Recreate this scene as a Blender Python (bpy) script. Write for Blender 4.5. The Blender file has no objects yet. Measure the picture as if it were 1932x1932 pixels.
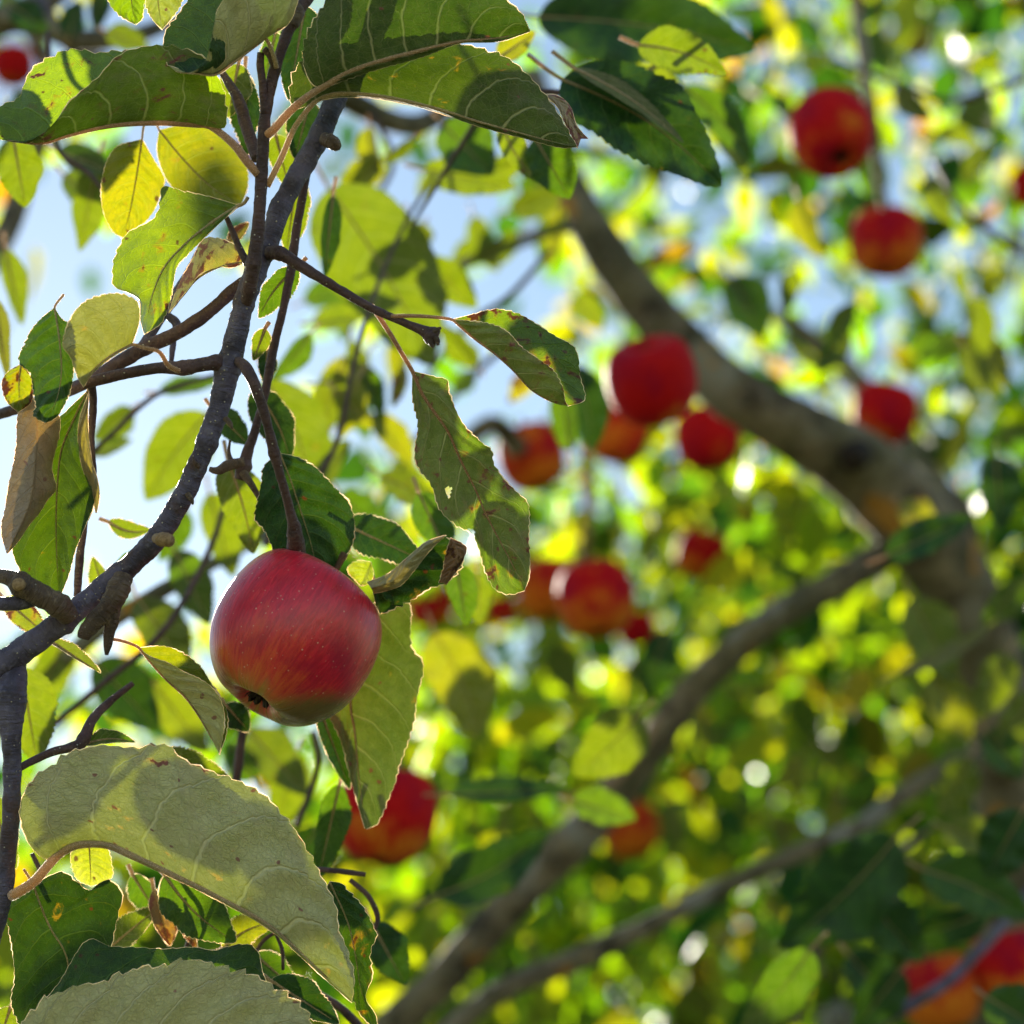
import bpy, math, random
import numpy as np
from mathutils import Vector, Matrix, Quaternion, noise as mnoise

random.seed(7); rng = np.random.default_rng(7)
sc = bpy.context.scene
COL = sc.collection

# ------------------------------------------------------------------ camera
PITCH = math.radians(25.0)
HALF = math.tan(math.radians(15.0))
CAM = Vector((0, 0, 1.6))
cam_d = bpy.data.cameras.new("camera"); cam = bpy.data.objects.new("camera", cam_d); COL.objects.link(cam)
cam.location = CAM; cam.rotation_euler = (math.radians(90) + PITCH, 0, 0)
cam_d.sensor_width = 36; cam_d.lens = 18 / HALF
cam_d.clip_start = 0.02; cam_d.clip_end = 2000
D0 = 0.85
cam_d.dof.use_dof = True; cam_d.dof.focus_distance = D0
cam_d.dof.aperture_fstop = 4.9
sc.camera = cam
FWD = Vector((0, math.cos(PITCH), math.sin(PITCH))); UP = Vector((0, -math.sin(PITCH), math.cos(PITCH))); RT = Vector((1, 0, 0))
S = 1932.0
PXM = 2 * HALF * D0 / S            # metres per photo pixel at the focused distance

def P(x, y, d=D0):
    """a place in the scene at distance d along the view, seen at photo position (x, y)"""
    return CAM + (FWD + RT * ((x / S - .5) * 2 * HALF) + UP * ((.5 - y / S) * 2 * HALF)) * d

# ------------------------------------------------------------------ sun and sky
SUN_DIR = (P(2, 825, 1) - CAM).normalized()
SUN_EL = math.asin(SUN_DIR.z); SUN_AZ = math.atan2(SUN_DIR.x, SUN_DIR.y)
w = bpy.data.worlds.new("World"); sc.world = w; w.use_nodes = True
nt = w.node_tree; nt.nodes.clear()
sky = nt.nodes.new("ShaderNodeTexSky"); sky.sky_type = 'NISHITA'; sky.sun_disc = False
sky.sun_elevation = SUN_EL; sky.sun_rotation = SUN_AZ
sky.air_density = 1.5; sky.dust_density = 0.08; sky.ozone_density = 1.0; sky.altitude = 100
bg = nt.nodes.new("ShaderNodeBackground"); bg.inputs['Strength'].default_value = 0.050
wo = nt.nodes.new("ShaderNodeOutputWorld")
nt.links.new(sky.outputs[0], bg.inputs[0]); nt.links.new(bg.outputs[0], wo.inputs[0])
sun_d = bpy.data.lights.new("sun", 'SUN'); sun_d.energy = 5.0; sun_d.angle = math.radians(0.5); sun_d.color = (1, .93, .80)
sun = bpy.data.objects.new("sun", sun_d); COL.objects.link(sun)
sun.rotation_euler = (-SUN_DIR).to_track_quat('-Z', 'Y').to_euler()
sc.view_settings.view_transform = 'Standard'; sc.view_settings.look = 'None'
sc.view_settings.exposure = 1.75; sc.view_settings.gamma = 1.0; sc.view_settings.use_curve_mapping = False
sc.render.engine = 'CYCLES'
sc.cycles.use_denoising = True
sc.cycles.max_bounces = 8; sc.cycles.diffuse_bounces = 4; sc.cycles.glossy_bounces = 3; sc.cycles.transmission_bounces = 6
sc.cycles.sample_clamp_indirect = 8

# ------------------------------------------------------------------ node helpers
class Mat:
    def __init__(s, name):
        s.m = bpy.data.materials.new(name); s.m.use_nodes = True
        s.t = s.m.node_tree; s.t.nodes.clear()
    def put(s, sock, v):
        if isinstance(v, bpy.types.NodeSocket): s.t.links.new(v, sock)
        elif isinstance(v, (tuple, list)) and sock.type == 'RGBA' and len(v) == 3: sock.default_value = (*v, 1)
        else: sock.default_value = v
    def n(s, typ, ins=None, out=0, **pr):
        nd = s.t.nodes.new("ShaderNode" + typ)
        for k, v in pr.items(): setattr(nd, k, v)
        for k, v in (ins or {}).items(): s.put(nd.inputs[k], v)
        return nd if out is None else nd.outputs[out]
    def ma(s, op, a, b=0.0, c=0.0):
        return s.n("Math", {0: a, 1: b, 2: c}, operation=op)
    def sstep(s, x, lo, hi, a=0.0, b=1.0):
        return s.n("MapRange", {0: x, 1: lo, 2: hi, 3: a, 4: b}, interpolation_type='SMOOTHSTEP')
    def mix(s, f, a, b, mode='MIX'):
        nd = s.n("Mix", None, None, data_type='RGBA', blend_type=mode)
        s.put(nd.inputs[0], f); s.put(nd.inputs[6], a); s.put(nd.inputs[7], b)
        return nd.outputs[2]
    def noise(s, vec, scale, detail=3, rough=.55, out=0, dist=0):
        return s.n("TexNoise", {'Vector': vec, 'Scale': scale, 'Detail': detail, 'Roughness': rough, 'Distortion': dist}, out)
    def vmul(s, v, k):
        return s.n("VectorMath", {0: v, 1: k}, operation='MULTIPLY')
    def end(s, shader):
        o = s.n("OutputMaterial", {'Surface': shader}, None); return s.m

# ------------------------------------------------------------------ materials
def leaf_material(name, u0, u1, ug):
    M = Mat(name)
    uv = M.n("UVMap", uv_map="blade"); met = M.n("UVMap", uv_map="size")
    sep = M.n("SeparateXYZ", {0: uv}, None); u, v = sep.outputs[0], sep.outputs[1]
    a = M.ma('ABSOLUTE', v); side = M.ma('GREATER_THAN', v, 0)
    oi = M.n("ObjectInfo", None, None); oc = M.n("SeparateColor", {0: oi.outputs['Color']}, None)
    yel, spo, lit = oc.outputs[0], oc.outputs[1], oc.outputs[2]
    dry = M.ma('SUBTRACT', 1.0, oi.outputs['Alpha'])
    off = M.n("CombineXYZ", {0: M.ma('MULTIPLY', oi.outputs['Random'], 37.0), 1: M.ma('MULTIPLY', oi.outputs['Random'], 91.0)})
    met = M.n("VectorMath", {0: met, 1: off}, operation='ADD')
    wob = M.noise(met, .9, 2)
    ub = M.ma('SUBTRACT', u, M.ma('MULTIPLY_ADD', M.ma('MULTIPLY', a, a), .15, M.ma('MULTIPLY', a, .10)))
    ub = M.ma('ADD', ub, M.ma('MULTIPLY', M.ma('SUBTRACT', wob, .5), .035))
    NL = 7.0
    x = M.ma('MULTIPLY_ADD', side, .45, M.ma('MULTIPLY', ub, NL))
    f = M.ma('FRACT', x); dl = M.ma('MULTIPLY', M.ma('MINIMUM', f, M.ma('SUBTRACT', 1.0, f)), 9.0 / NL)
    dl = M.ma('MULTIPLY_ADD', a, .03, dl)
    lat = M.sstep(dl, .03, .085, 1, 0)
    mid = M.sstep(a, .012, .035, 1, 0)
    wv = M.n("VectorMath", {0: met, 1: M.vmul(M.noise(met, 2.0, 2, out=1), (.35, .35, 0))}, operation='ADD')
    net = M.n("TexVoronoi", {'Vector': wv, 'Scale': 2.6}, 0, feature='DISTANCE_TO_EDGE', voronoi_dimensions='2D')
    fine = M.n("TexVoronoi", {'Vector': wv, 'Scale': 7.5}, 0, feature='DISTANCE_TO_EDGE', voronoi_dimensions='2D')
    netm = M.sstep(net, .01, .07, 1, 0); finem = M.sstep(fine, .01, .09, 1, 0)
    vein = M.ma('MAXIMUM', M.ma('MAXIMUM', lat, mid), M.ma('MAXIMUM', M.ma('MULTIPLY', netm, .62), M.ma('MULTIPLY', finem, .36)))
    big = M.noise(met, .55, 4, .6); mid_n = M.noise(met, 2.2, 4, .65); gr = M.noise(met, 14, 2, .6)
    mott = M.ma('ADD', M.ma('MULTIPLY', big, .55), M.ma('MULTIPLY', mid_n, .45))
    mott = M.sstep(mott, .33, .67)
    top = M.mix(mott, (.005, .036, .016), (.020, .088, .014))
    top = M.mix(M.ma('MULTIPLY', yel, .55), top, (.13, .15, .02))
    top = M.mix(M.ma('MULTIPLY', vein, .5), top, (.10, .20, .06))
    und = M.mix(mott, u0, u1)
    und = M.mix(M.ma('MULTIPLY', yel, .5), und, M.mix(.5, u1, (.34, .30, .08)))
    und = M.mix(M.ma('MULTIPLY', vein, .45), und, M.mix(.55, u1, (.52, .50, .27))); und = M.mix(M.ma('MULTIPLY', M.ma('MAXIMUM', lat, mid), .65), und, M.mix(.5, u1, (.62, .58, .36)))
    und = M.mix(M.ma('MULTIPLY', M.sstep(gr, .45, .75), .25), und, ug)
    tr = M.mix(mott, (.085, .26, .001), (.17, .40, .002))
    tr = M.mix(yel, tr, M.mix(mott, (.50, .50, .001), (.66, .55, .002)))
    tr = M.mix(M.ma('MULTIPLY', vein, .38), tr, (.44, .60, .006))
    tr = M.mix(M.ma('MULTIPLY', mid, .7), tr, (.10, .10, .005))
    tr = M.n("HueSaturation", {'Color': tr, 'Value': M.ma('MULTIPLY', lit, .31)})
    # dry, spotted and scorched tissue
    dn = M.noise(met, 1.6, 4, .6)
    top = M.mix(dry, top, M.mix(dn, (.16, .085, .05), (.30, .20, .13))); und = M.mix(dry, und, M.mix(dn, (.17, .10, .075), (.36, .26, .20)))
    tr = M.mix(dry, tr, (.06, .022, .007))
    spn = M.noise(met, 1.15, 5, .62, dist=.4)
    dot = M.n("TexVoronoi", {'Vector': wv, 'Scale': 1.3, 'Randomness': 1.0}, 0, voronoi_dimensions='2D')
    thr = M.ma('SUBTRACT', .78, M.ma('MULTIPLY', spo, .24))
    edge = M.ma('MULTIPLY', M.sstep(a, .55, 1.0), .10)
    sp = M.sstep(M.ma('SUBTRACT', M.ma('ADD', spn, M.ma('MULTIPLY', edge, spo)), thr), -.01, .035)
    sp2 = M.ma('MULTIPLY', M.sstep(M.ma('ADD', dot, M.ma('MULTIPLY', M.ma('SUBTRACT', mid_n, .5), .3)), .07, .13, 1, 0), M.ma('GREATER_THAN', M.ma('MULTIPLY', spo, .36), M.n("TexWhiteNoise", {'Vector': M.n("TexVoronoi", {'Vector': wv, 'Scale': 1.3}, 2, voronoi_dimensions='2D')}, 0)))
    sp = M.ma('MAXIMUM', sp, M.ma('MULTIPLY', sp2, .85))
    halo = M.sstep(M.ma('SUBTRACT', spn, thr), -.09, .02)
    tr = M.mix(M.ma('MULTIPLY', halo, .7), tr, (.16, .08, .002))
    bloom = M.ma('MULTIPLY', M.ma('MULTIPLY', M.sstep(M.ma('ADD', M.noise(met, .8, 5, .7), M.ma('MULTIPLY', a, .12)), .56, .70), spo), .75)
    und = M.mix(bloom, und, M.mix(.45, u0, (.42, .26, .30)))
    brown = M.mix(mid_n, (.035, .014, .012), (.12, .05, .035))
    top = M.mix(sp, top, brown); und = M.mix(sp, und, M.mix(mid_n, (.15, .05, .045), (.30, .14, .13))); tr = M.mix(sp, tr, (.03, .007, .001))
    back = M.n("NewGeometry", None, None).outputs['Backfacing']
    base = M.mix(back, top, und)
    sgn = M.ma('MULTIPLY_ADD', back, 2.0, -1.0)
    h = M.ma('ADD', M.ma('MAXIMUM', M.ma('MAXIMUM', lat, mid), M.ma('MULTIPLY', vein, .6)), M.ma('MULTIPLY', gr, .4))
    bump = M.n("Bump", {'Strength': .85, 'Distance': .0012, 'Height': h})
    rough = M.ma('MULTIPLY_ADD', back, .24, .40)
    pr = M.n("BsdfPrincipled", {'Base Color': base, 'Roughness': rough, 'Specular IOR Level': M.ma('MULTIPLY_ADD', back, -.20, .36), 'Normal': bump,
                                'Sheen Weight': M.ma('MULTIPLY', back, .12), 'Sheen Roughness': .4})
    tl = M.n("BsdfTranslucent", {'Color': tr, 'Normal': bump})
    return M.end(M.n("AddShader", {0: pr, 1: tl}))

def blurred_leaf_material():
    M = Mat("background_leaf")
    g = M.n("NewGeometry", None, None); oi = M.n("ObjectInfo", None, None)
    r = M.ma('FRACT', M.ma('ADD', M.ma('MULTIPLY', oi.outputs['Random'], 7.31), g.outputs['Random Per Island']))
    r2 = M.ma('FRACT', M.ma('MULTIPLY', r, 17.3))
    def ramp(x, stops):
        nd = M.n("ValToRGB", {0: x}, None); e = nd.color_ramp.elements
        while len(e) < len(stops): e.new(.5)
        for k, (p, c) in enumerate(stops): e[k].position = p; e[k].color = (*c, 1)
        return nd.outputs[0]
    tr = ramp(r, [(0, (.008, .035, .002)), (.3, (.02, .07, .002)), (.48, (.14, .30, .001)), (.75, (.28, .36, .001)), (.95, (.34, .31, .002)), (1, (.32, .13, .002))])  # shade put into the colour: the first stops leave many leaves dark
    top = ramp(r2, [(0, (.006, .030, .010)), (.6, (.018, .065, .014)), (.9, (.08, .085, .008)), (1, (.18, .09, .015))])
    und = ramp(r2, [(0, (.055, .075, .018)), (.6, (.10, .12, .035)), (.9, (.17, .15, .035)), (1, (.22, .12, .03))])
    back = g.outputs['Backfacing']
    pr = M.n("BsdfPrincipled", {'Base Color': M.mix(back, top, und), 'Roughness': M.ma('MULTIPLY_ADD', back, .2, .46), 'Specular IOR Level': .06})
    tl = M.n("BsdfTranslucent", {'Color': tr})
    return M.end(M.n("AddShader", {0: pr, 1: tl}))

def bark_material(name, c0, c1, c2, dots=0.0, moss=0.0, scale=1.0, rough=.6, bumpd=.0038, ringed=.4):
    M = Mat(name)
    co = M.n("TexCoord", None, 3)
    n1 = M.noise(co, 60 * scale, 4, .6); n2 = M.noise(co, 260 * scale, 4, .65); n3 = M.noise(co, 22 * scale, 3, .6)
    uvw = M.n("UVMap", uv_map="bark")
    ring = M.noise(M.vmul(uvw, (900, 3, 0)), 1.0, 3, .6)
    col = M.mix(M.sstep(n1, .35, .65), c0, c1)
    col = M.mix(M.ma('MULTIPLY', M.sstep(n2, .5, .72), .6), col, c2)
    if dots: col = M.mix(M.ma('MULTIPLY', M.sstep(M.noise(M.n('VectorMath', {0: co, 1: (3.1, 7.7, 1.3)}, operation='ADD'), 38, 4, .65), .52, .66), .7), col, (.085, .038, .030))
    h = M.ma('ADD', M.ma('MULTIPLY', n2, .6), M.ma('ADD', M.ma('MULTIPLY', n1, .7), M.ma('MULTIPLY', ring, ringed)))
    if dots:
        vo = M.n("TexVoronoi", {'Vector': M.vmul(co, (1, 1, 1)), 'Scale': 430.0, 'Randomness': 1.0}, None)
        d = M.ma('MULTIPLY', M.sstep(M.ma('DIVIDE', vo.outputs[0], M.ma('MULTIPLY_ADD', n1, 1.4, .25)), .13, .22, 1, 0), M.ma('GREATER_THAN', M.n("TexWhiteNoise", {'Vector': vo.outputs[2]}, 0), 1 - dots))
        col = M.mix(d, col, (.52, .48, .45)); h = M.ma('ADD', h, M.ma('MULTIPLY', d, .8))
    if moss:
        col = M.mix(M.ma('MULTIPLY', M.sstep(n3, .45, .62), moss), col, (.085, .085, .03))
        n4 = M.noise(co, 15 * scale, 3, .6, dist=.3)
        col = M.mix(M.ma('MULTIPLY', M.sstep(n4, .56, .63), .8), col, (.25, .25, .22))
        n5 = M.noise(M.n("VectorMath", {0: co, 1: (5.3, 1.7, 9.1)}, operation='ADD'), 26 * scale, 3, .6)
        col = M.mix(M.ma('MULTIPLY', M.sstep(n5, .62, .67), .9), col, (.42, .20, .02))
    b = M.n("Bump", {'Strength': .8, 'Distance': bumpd, 'Height': h})
    pr = M.n("BsdfPrincipled", {'Base Color': col, 'Roughness': rough, 'Specular IOR Level': .45, 'Normal': b, 'Coat Weight': 0.0 if moss else .12, 'Coat Roughness': .35, 'Sheen Weight': .12, 'Sheen Roughness': .3})
    return M.end(pr)

def rib_material():
    M = Mat("leaf_rib")
    co = M.n("TexCoord", None, 3); oi = M.n("ObjectInfo", None, None)
    n1 = M.noise(co, 90, 3); n2 = M.noise(co, 900, 2)
    col = M.mix(n1, (.20, .16, .07), (.30, .24, .12)); col = M.mix(oi.outputs['Alpha'], (.24, .10, .06), col)
    b = M.n("Bump", {'Strength': .5, 'Distance': .0003, 'Height': n2})
    pr = M.n("BsdfPrincipled", {'Base Color': col, 'Roughness': .55, 'Normal': b, 'Sheen Weight': .6, 'Sheen Roughness': .3, 'Subsurface Weight': .0})
    tl = M.n("BsdfTranslucent", {'Color': (.24, .15, .09)})
    return M.end(M.n("AddShader", {0: pr, 1: tl}))

def margin_material():
    M = Mat("leaf_margin")
    pr = M.n("BsdfPrincipled", {'Base Color': (.62, .54, .42), 'Roughness': .5, 'Sheen Weight': .8, 'Sheen Roughness': .3})
    tl = M.n("BsdfTranslucent", {'Color': (.9, .74, .58)})
    return M.end(M.n("AddShader", {0: pr, 1: tl}))

def apple_material(name, detail=True):
    M = Mat(name)
    co = M.n("TexCoord", None, 3); sep = M.n("SeparateXYZ", {0: co}, None); z = sep.outputs[2]
    oi = M.n("ObjectInfo", None, None); oc = M.n("SeparateColor", {0: oi.outputs['Color']}, None)
    ang = M.ma('ARCTAN2', sep.outputs[1], sep.outputs[0])
    off = M.n("CombineXYZ", {0: M.ma('MULTIPLY', oi.outputs['Random'], 30.0)})
    cs = M.n("CombineXYZ", {0: M.ma('MULTIPLY', M.ma('COSINE', ang), 1.0), 1: M.ma('SINE', ang), 2: M.ma('MULTIPLY', z, .22)})
    cs = M.n("VectorMath", {0: cs, 1: off}, operation='ADD')
    st1 = M.noise(cs, 22, 4, .6); st2 = M.noise(cs, 5.5, 3, .6)
    bl = M.noise(M.n("VectorMath", {0: co, 1: off}, operation='ADD'), 1.25, 3, .55)
    fleck = M.noise(co, 46, 3, .7)
    low = M.sstep(z, .25, -.95)
    m = M.ma('ADD', M.ma('MULTIPLY_ADD', st1, .14, .05), M.ma('MULTIPLY', st2, .30))
    m = M.ma('ADD', m, M.ma('MULTIPLY_ADD', bl, .75 if detail else 1.1, 0.0 if detail else -.20))
    m = M.ma('ADD', m, M.ma('MULTIPLY', M.ma('SUBTRACT', fleck, .5), .30))
    m = M.ma('ADD', m, M.ma('MULTIPLY', low, .22 if detail else .30)); m = M.ma('ADD', m, M.ma('SUBTRACT', oc.outputs[0], .5))
    if detail:
        ck = M.n("VectorMath", {0: co, 1: M.n('CombineXYZ', {}, 0, name='warm_cheek')}, 1, operation='DOT_PRODUCT')
        m = M.ma('ADD', m, M.ma('MULTIPLY', M.sstep(ck, .35, 1.0), .13))
    red = M.mix(M.sstep(st1, .35, .65), *(((.48, .004, .022), (.68, .009, .034)) if detail else ((.40, .003, .008), (.58, .012, .012))))
    red = M.mix(M.ma('MULTIPLY', M.sstep(bl, .55, .3), .6), red, (.27, .005, .036))
    blush = M.mix(M.sstep(st1, .3, .7), *(((.54, .05, .014), (.58, .115, .018)) if detail else ((.60, .10, .012), (.66, .24, .02))))
    col = M.mix(M.sstep(m, *((.77, 1.10) if detail else (.66, 1.0))), red, blush)
    grn = M.mix(fleck, (.28, .24, .03), (.42, .31, .05))
    col = M.mix(M.sstep(M.ma('ADD', z, M.ma('MULTIPLY', M.ma('SUBTRACT', st2, .5), .42)), *((-.76, -1.06) if detail else (-.92, -1.12))), col, grn)
    if detail:
        ck = M.n("VectorMath", {0: co, 1: M.n('CombineXYZ', {}, 0, name='green_cheek')}, 1, operation='DOT_PRODUCT')
        ck = M.ma('ADD', ck, M.ma('MULTIPLY', M.ma('SUBTRACT', st1, .5), .18)); col = M.mix(M.sstep(ck, .78, .97), col, M.mix(fleck, (.085, .075, .008), (.19, .11, .014)))
    h = M.ma('ADD', M.ma('MULTIPLY', fleck, .35), st1)
    if detail:
        for sc_, th, amt in ((7.5, .085, .9), (13.0, .12, .65)):
            vo = M.n("TexVoronoi", {'Vector': co, 'Scale': sc_}, None)
            wn = M.n("TexWhiteNoise", {'Vector': vo.outputs[2]}, 0)
            d = M.ma('MULTIPLY', M.sstep(vo.outputs[0], th * .5, M.ma('MULTIPLY_ADD', wn, th, th * .6), 1, 0), M.ma('MULTIPLY', M.ma('GREATER_THAN', wn, .3), amt))
            col = M.mix(d, col, (.75, .45, .34))
    inside = M.sstep(M.ma('ADD', M.ma('POWER', sep.outputs[0], 2.0), M.ma('POWER', sep.outputs[1], 2.0)), .005, .03, 1, 0)
    col = M.mix(M.ma('MULTIPLY', inside, M.ma('GREATER_THAN', z, 0.0)), col, (.22, .16, .06))
    b = M.n("Bump", {'Strength': .12, 'Distance': .01, 'Height': h})
    pr = M.n("BsdfPrincipled", {'Base Color': col, 'Roughness': M.ma('MULTIPLY_ADD', st2, .16, .20 if detail else .55), 'Coat Weight': .3 if detail else 0.0, 'Coat Roughness': .22, 'Specular IOR Level': .45 if detail else .05, 'Normal': b,
                                'Sheen Weight': .16 if detail else .05, 'Sheen Roughness': .45, 'Sheen Tint': (.9, .72, 1, 1), 'Subsurface Weight': .06, 'Subsurface Radius': (.4, .1, .05), 'Subsurface Scale': .05})
    return M.end(pr)

def simple_material(name, c0, c1, scale, rough=.7, bumpd=0.002):
    M = Mat(name); co = M.n("TexCoord", None, 3)
    n1 = M.noise(co, scale, 5, .6); col = M.mix(M.sstep(n1, .3, .7), c0, c1)
    b = M.n("Bump", {'Strength': .6, 'Distance': bumpd, 'Height': n1})
    return M.end(M.n("BsdfPrincipled", {'Base Color': col, 'Roughness': rough, 'Specular IOR Level': .25, 'Normal': b}))

LEAF = leaf_material("felted_leaf", (.38, .39, .155), (.52, .52, .28), (.62, .62, .48)); MLEAF = leaf_material("mid_leaf", (.11, .15, .045), (.20, .24, .09), (.28, .30, .18)); GLEAF = leaf_material("shaded_green_leaf", (.030, .066, .012), (.080, .125, .028), (.12, .16, .06)); BLEAF = blurred_leaf_material(); RIB = rib_material(); MARGIN = margin_material()  # green and mid undersides: greener, and darkened for the shade some leaves hang in
TWIG = bark_material("young_bark", (.036, .030, .058), (.110, .100, .190), (.18, .17, .25), dots=.33)
SHOOT = bark_material("shoot_bark", (.040, .020, .026), (.095, .050, .056), (.14, .09, .09), dots=.22)
SPUR = bark_material("spur_bark", (.07, .045, .036), (.16, .11, .08), (.28, .21, .15), dots=.12, bumpd=.0035, ringed=1.4)
LIMB = bark_material("limb_bark", (.036, .027, .015), (.24, .20, .125), (.36, .33, .25), moss=.55, scale=.5, rough=.8, bumpd=.006)
APPLE = apple_material("apple_skin"); APPLE_FAR = apple_material("apple_skin_plain", False); CALYX = simple_material("dry_calyx", (.012, .009, .007), (.06, .045, .03), 8)
STALK = simple_material("apple_stalk", (.06, .035, .02), (.14, .09, .05), 6)
GROUND = simple_material("orchard_ground", (.075, .09, .03), (.15, .14, .06), .6)
CUT = simple_material("cut_wood", (.20, .13, .07), (.36, .25, .14), 700, bumpd=.0006)
KNOT = simple_material("dark_knot", (.012, .009, .008), (.03, .022, .018), 30)

# ------------------------------------------------------------------ geometry helpers
GROWN = set()      # trees whose parts are modelled in world coordinates
def link(name, me, parent=None, color=None):
    o = bpy.data.objects.new(name, me); COL.objects.link(o)
    if parent is not None:
        o.parent = parent
        if parent.name in GROWN: o.matrix_parent_inverse = Matrix.Translation(-parent.location)
    if color is not None: o.color = color
    return o

def empty(name, label, cat, group=None, loc=(0, 0, 0)):
    o = bpy.data.objects.new(name, None); COL.objects.link(o); o.location = loc
    o['label'] = label; o['category'] = cat
    if group: o['group'] = group
    return o

def mesh(name, verts, faces, mats, mat_idx=None, uvs=None, smooth=True):
    me = bpy.data.meshes.new(name)
    me.from_pydata([tuple(v) for v in verts], [], faces)
    for m in mats: me.materials.append(m)
    if mat_idx is not None: me.polygons.foreach_set('material_index', np.asarray(mat_idx, np.int32))
    if smooth: me.polygons.foreach_set('use_smooth', np.ones(len(faces), bool))
    if uvs:
        li = np.empty(len(me.loops), np.int32); me.loops.foreach_get('vertex_index', li)
        for nm, arr in uvs.items():
            l = me.uv_layers.new(name=nm); l.data.foreach_set('uv', np.asarray(arr, np.float32)[li].ravel())
    me.update(); return me

def catmull(pts, per=12):
    p = np.asarray(pts, float)
    if len(p) < 3:
        t = np.linspace(0, 1, per + 1)[:, None]; return p[0] * (1 - t) + p[-1] * t
    q = np.vstack([2 * p[0] - p[1], p, 2 * p[-1] - p[-2]]); out = []
    for i in range(1, len(q) - 2):
        p0, p1, p2, p3 = q[i - 1], q[i], q[i + 1], q[i + 2]
        k = [0]
        for a_, b_ in ((p0, p1), (p1, p2), (p2, p3)): k.append(k[-1] + max(np.linalg.norm(b_ - a_), 1e-6) ** .5)
        for t in np.linspace(k[1], k[2], per, endpoint=False):
            A1 = (k[1] - t) / (k[1] - k[0]) * p0 + (t - k[0]) / (k[1] - k[0]) * p1
            A2 = (k[2] - t) / (k[2] - k[1]) * p1 + (t - k[1]) / (k[2] - k[1]) * p2
            A3 = (k[3] - t) / (k[3] - k[2]) * p2 + (t - k[2]) / (k[3] - k[2]) * p3
            B1 = (k[2] - t) / (k[2] - k[0]) * A1 + (t - k[0]) / (k[2] - k[0]) * A2
            B2 = (k[3] - t) / (k[3] - k[1]) * A2 + (t - k[1]) / (k[3] - k[1]) * A3
            out.append((k[2] - t) / (k[2] - k[1]) * B1 + (t - k[1]) / (k[2] - k[1]) * B2)
    out.append(p[-1]); return np.array(out)

def resample(pts, n, smooth=True):
    p = catmull(pts) if smooth else np.asarray(pts, float)
    l = np.r_[0, np.cumsum(np.linalg.norm(np.diff(p, axis=0), axis=1))]
    t = np.linspace(0, l[-1], n + 1)
    return np.stack([np.interp(t, l, p[:, k]) for k in range(p.shape[1])], 1)

def tube_data(pts, radii, seg=12, rough=0.0, freq=120.0, base=0, caps=True):
    """pts: Nx3 world points, radii: N. returns verts, faces, uv"""
    p = np.asarray(pts, float); n = len(p); T = np.gradient(p, axis=0); T /= np.linalg.norm(T, axis=1)[:, None] + 1e-12
    ref = Vector((0, 0, 1)) if abs(T[0][2]) < .9 else Vector((1, 0, 0))
    nv = Vector(T[0]).cross(ref).normalized(); V = []; U = []; F = []; L = 0
    for i in range(n):
        t = Vector(T[i]); nv = (nv - t * nv.dot(t)).normalized(); b = t.cross(nv)
        if i: L += np.linalg.norm(p[i] - p[i - 1])
        for j in range(seg):
            a_ = 2 * math.pi * j / seg; d = nv * math.cos(a_) + b * math.sin(a_); c = Vector(p[i]); r = radii[i]
            if rough: r *= 1 + rough * mnoise.noise((c + d * r) * freq) + .5 * rough * mnoise.noise((c + d * r) * freq * 3.1)
            V.append(c + d * r); U.append((L, j / seg))
    for i in range(n - 1):
        for j in range(seg):
            k = (j + 1) % seg; F.append((base + i * seg + j, base + i * seg + k, base + (i + 1) * seg + k, base + (i + 1) * seg + j))
    if caps:
        F.append(tuple(base + j for j in reversed(range(seg)))); F.append(tuple(base + (n - 1) * seg + j for j in range(seg)))
    return V, F, U

def px3(pts, d=0.0):
    """(x, y, diameter px, depth cm) rows -> world points and radii on the focused layer"""
    return [(x, y, (z + d), w_) for x, y, w_, z in pts]

def fz(V, F, U, n, seg, mi, per_mm2=5.0, ln=.0006):
    """short pale hairs on young bark and leaf stalks"""
    r = random.Random(n * 31 + seg)
    for i in range(n - 1):
        ring = V[i * seg:(i + 1) * seg]; c = sum(ring, Vector()) / seg
        if (c - P(300, 900)).length > .42: continue
        area = (V[i * seg] - V[(i + 1) * seg]).length * (ring[0] - c).length * 6.28 * 1e6
        for _ in range(int(area * per_mm2 + r.random())):
            j = r.randrange(seg); k = (j + 1) % seg; t, u = r.random(), r.random()
            a_ = V[i * seg + j].lerp(V[i * seg + k], t).lerp(V[(i + 1) * seg + j].lerp(V[(i + 1) * seg + k], t), u)
            nrm = (a_ - c).normalized(); ax = (V[(i + 1) * seg] - V[i * seg]).normalized()
            d = (nrm + Vector((r.gauss(0, .45), r.gauss(0, .45), r.gauss(0, .45)))).normalized(); w_ = nrm.cross(d + ax * .5).normalized() * .00006
            b = len(V); V += [a_ + w_, a_ - w_, a_ + d * ln * r.uniform(.4, 1.25)]; F.append((b, b + 1, b + 2)); mi.append(1); U += [(0, 0)] * 3

def wood(name, rows, parent, mat, depth0=D0, seg=14, rough=.13, freq=180., step=9, nodes=()):
    """rows: (px x, px y, width px, depth offset cm)"""
    r = np.array([(a_, b_, d_ / 100 / PXM, c_) for a_, b_, c_, d_ in rows], float)
    q = catmull(r, 10); l = np.linalg.norm(np.diff(q[:, :2], axis=0), axis=1).sum(); q = resample(q, max(6, int(l / step)), False)
    W = []; R = []
    for x, y, dp, wd in q:
        d = depth0 + dp * PXM; W.append(P(x, y, d))
        k = 1.0
        for nx, ny, amp, s_ in nodes: k += amp * math.exp(-((x - nx) ** 2 + (y - ny) ** 2) / (s_ * s_))
        R.append(.5 * wd * k * 2 * HALF * d / S)
    V, F, U = tube_data(W, R, seg, rough, freq); mi = [0] * len(F)
    return link(name, mesh(name, V, F, [mat, MARGIN], mi, uvs={'bark': U}), parent)

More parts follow.
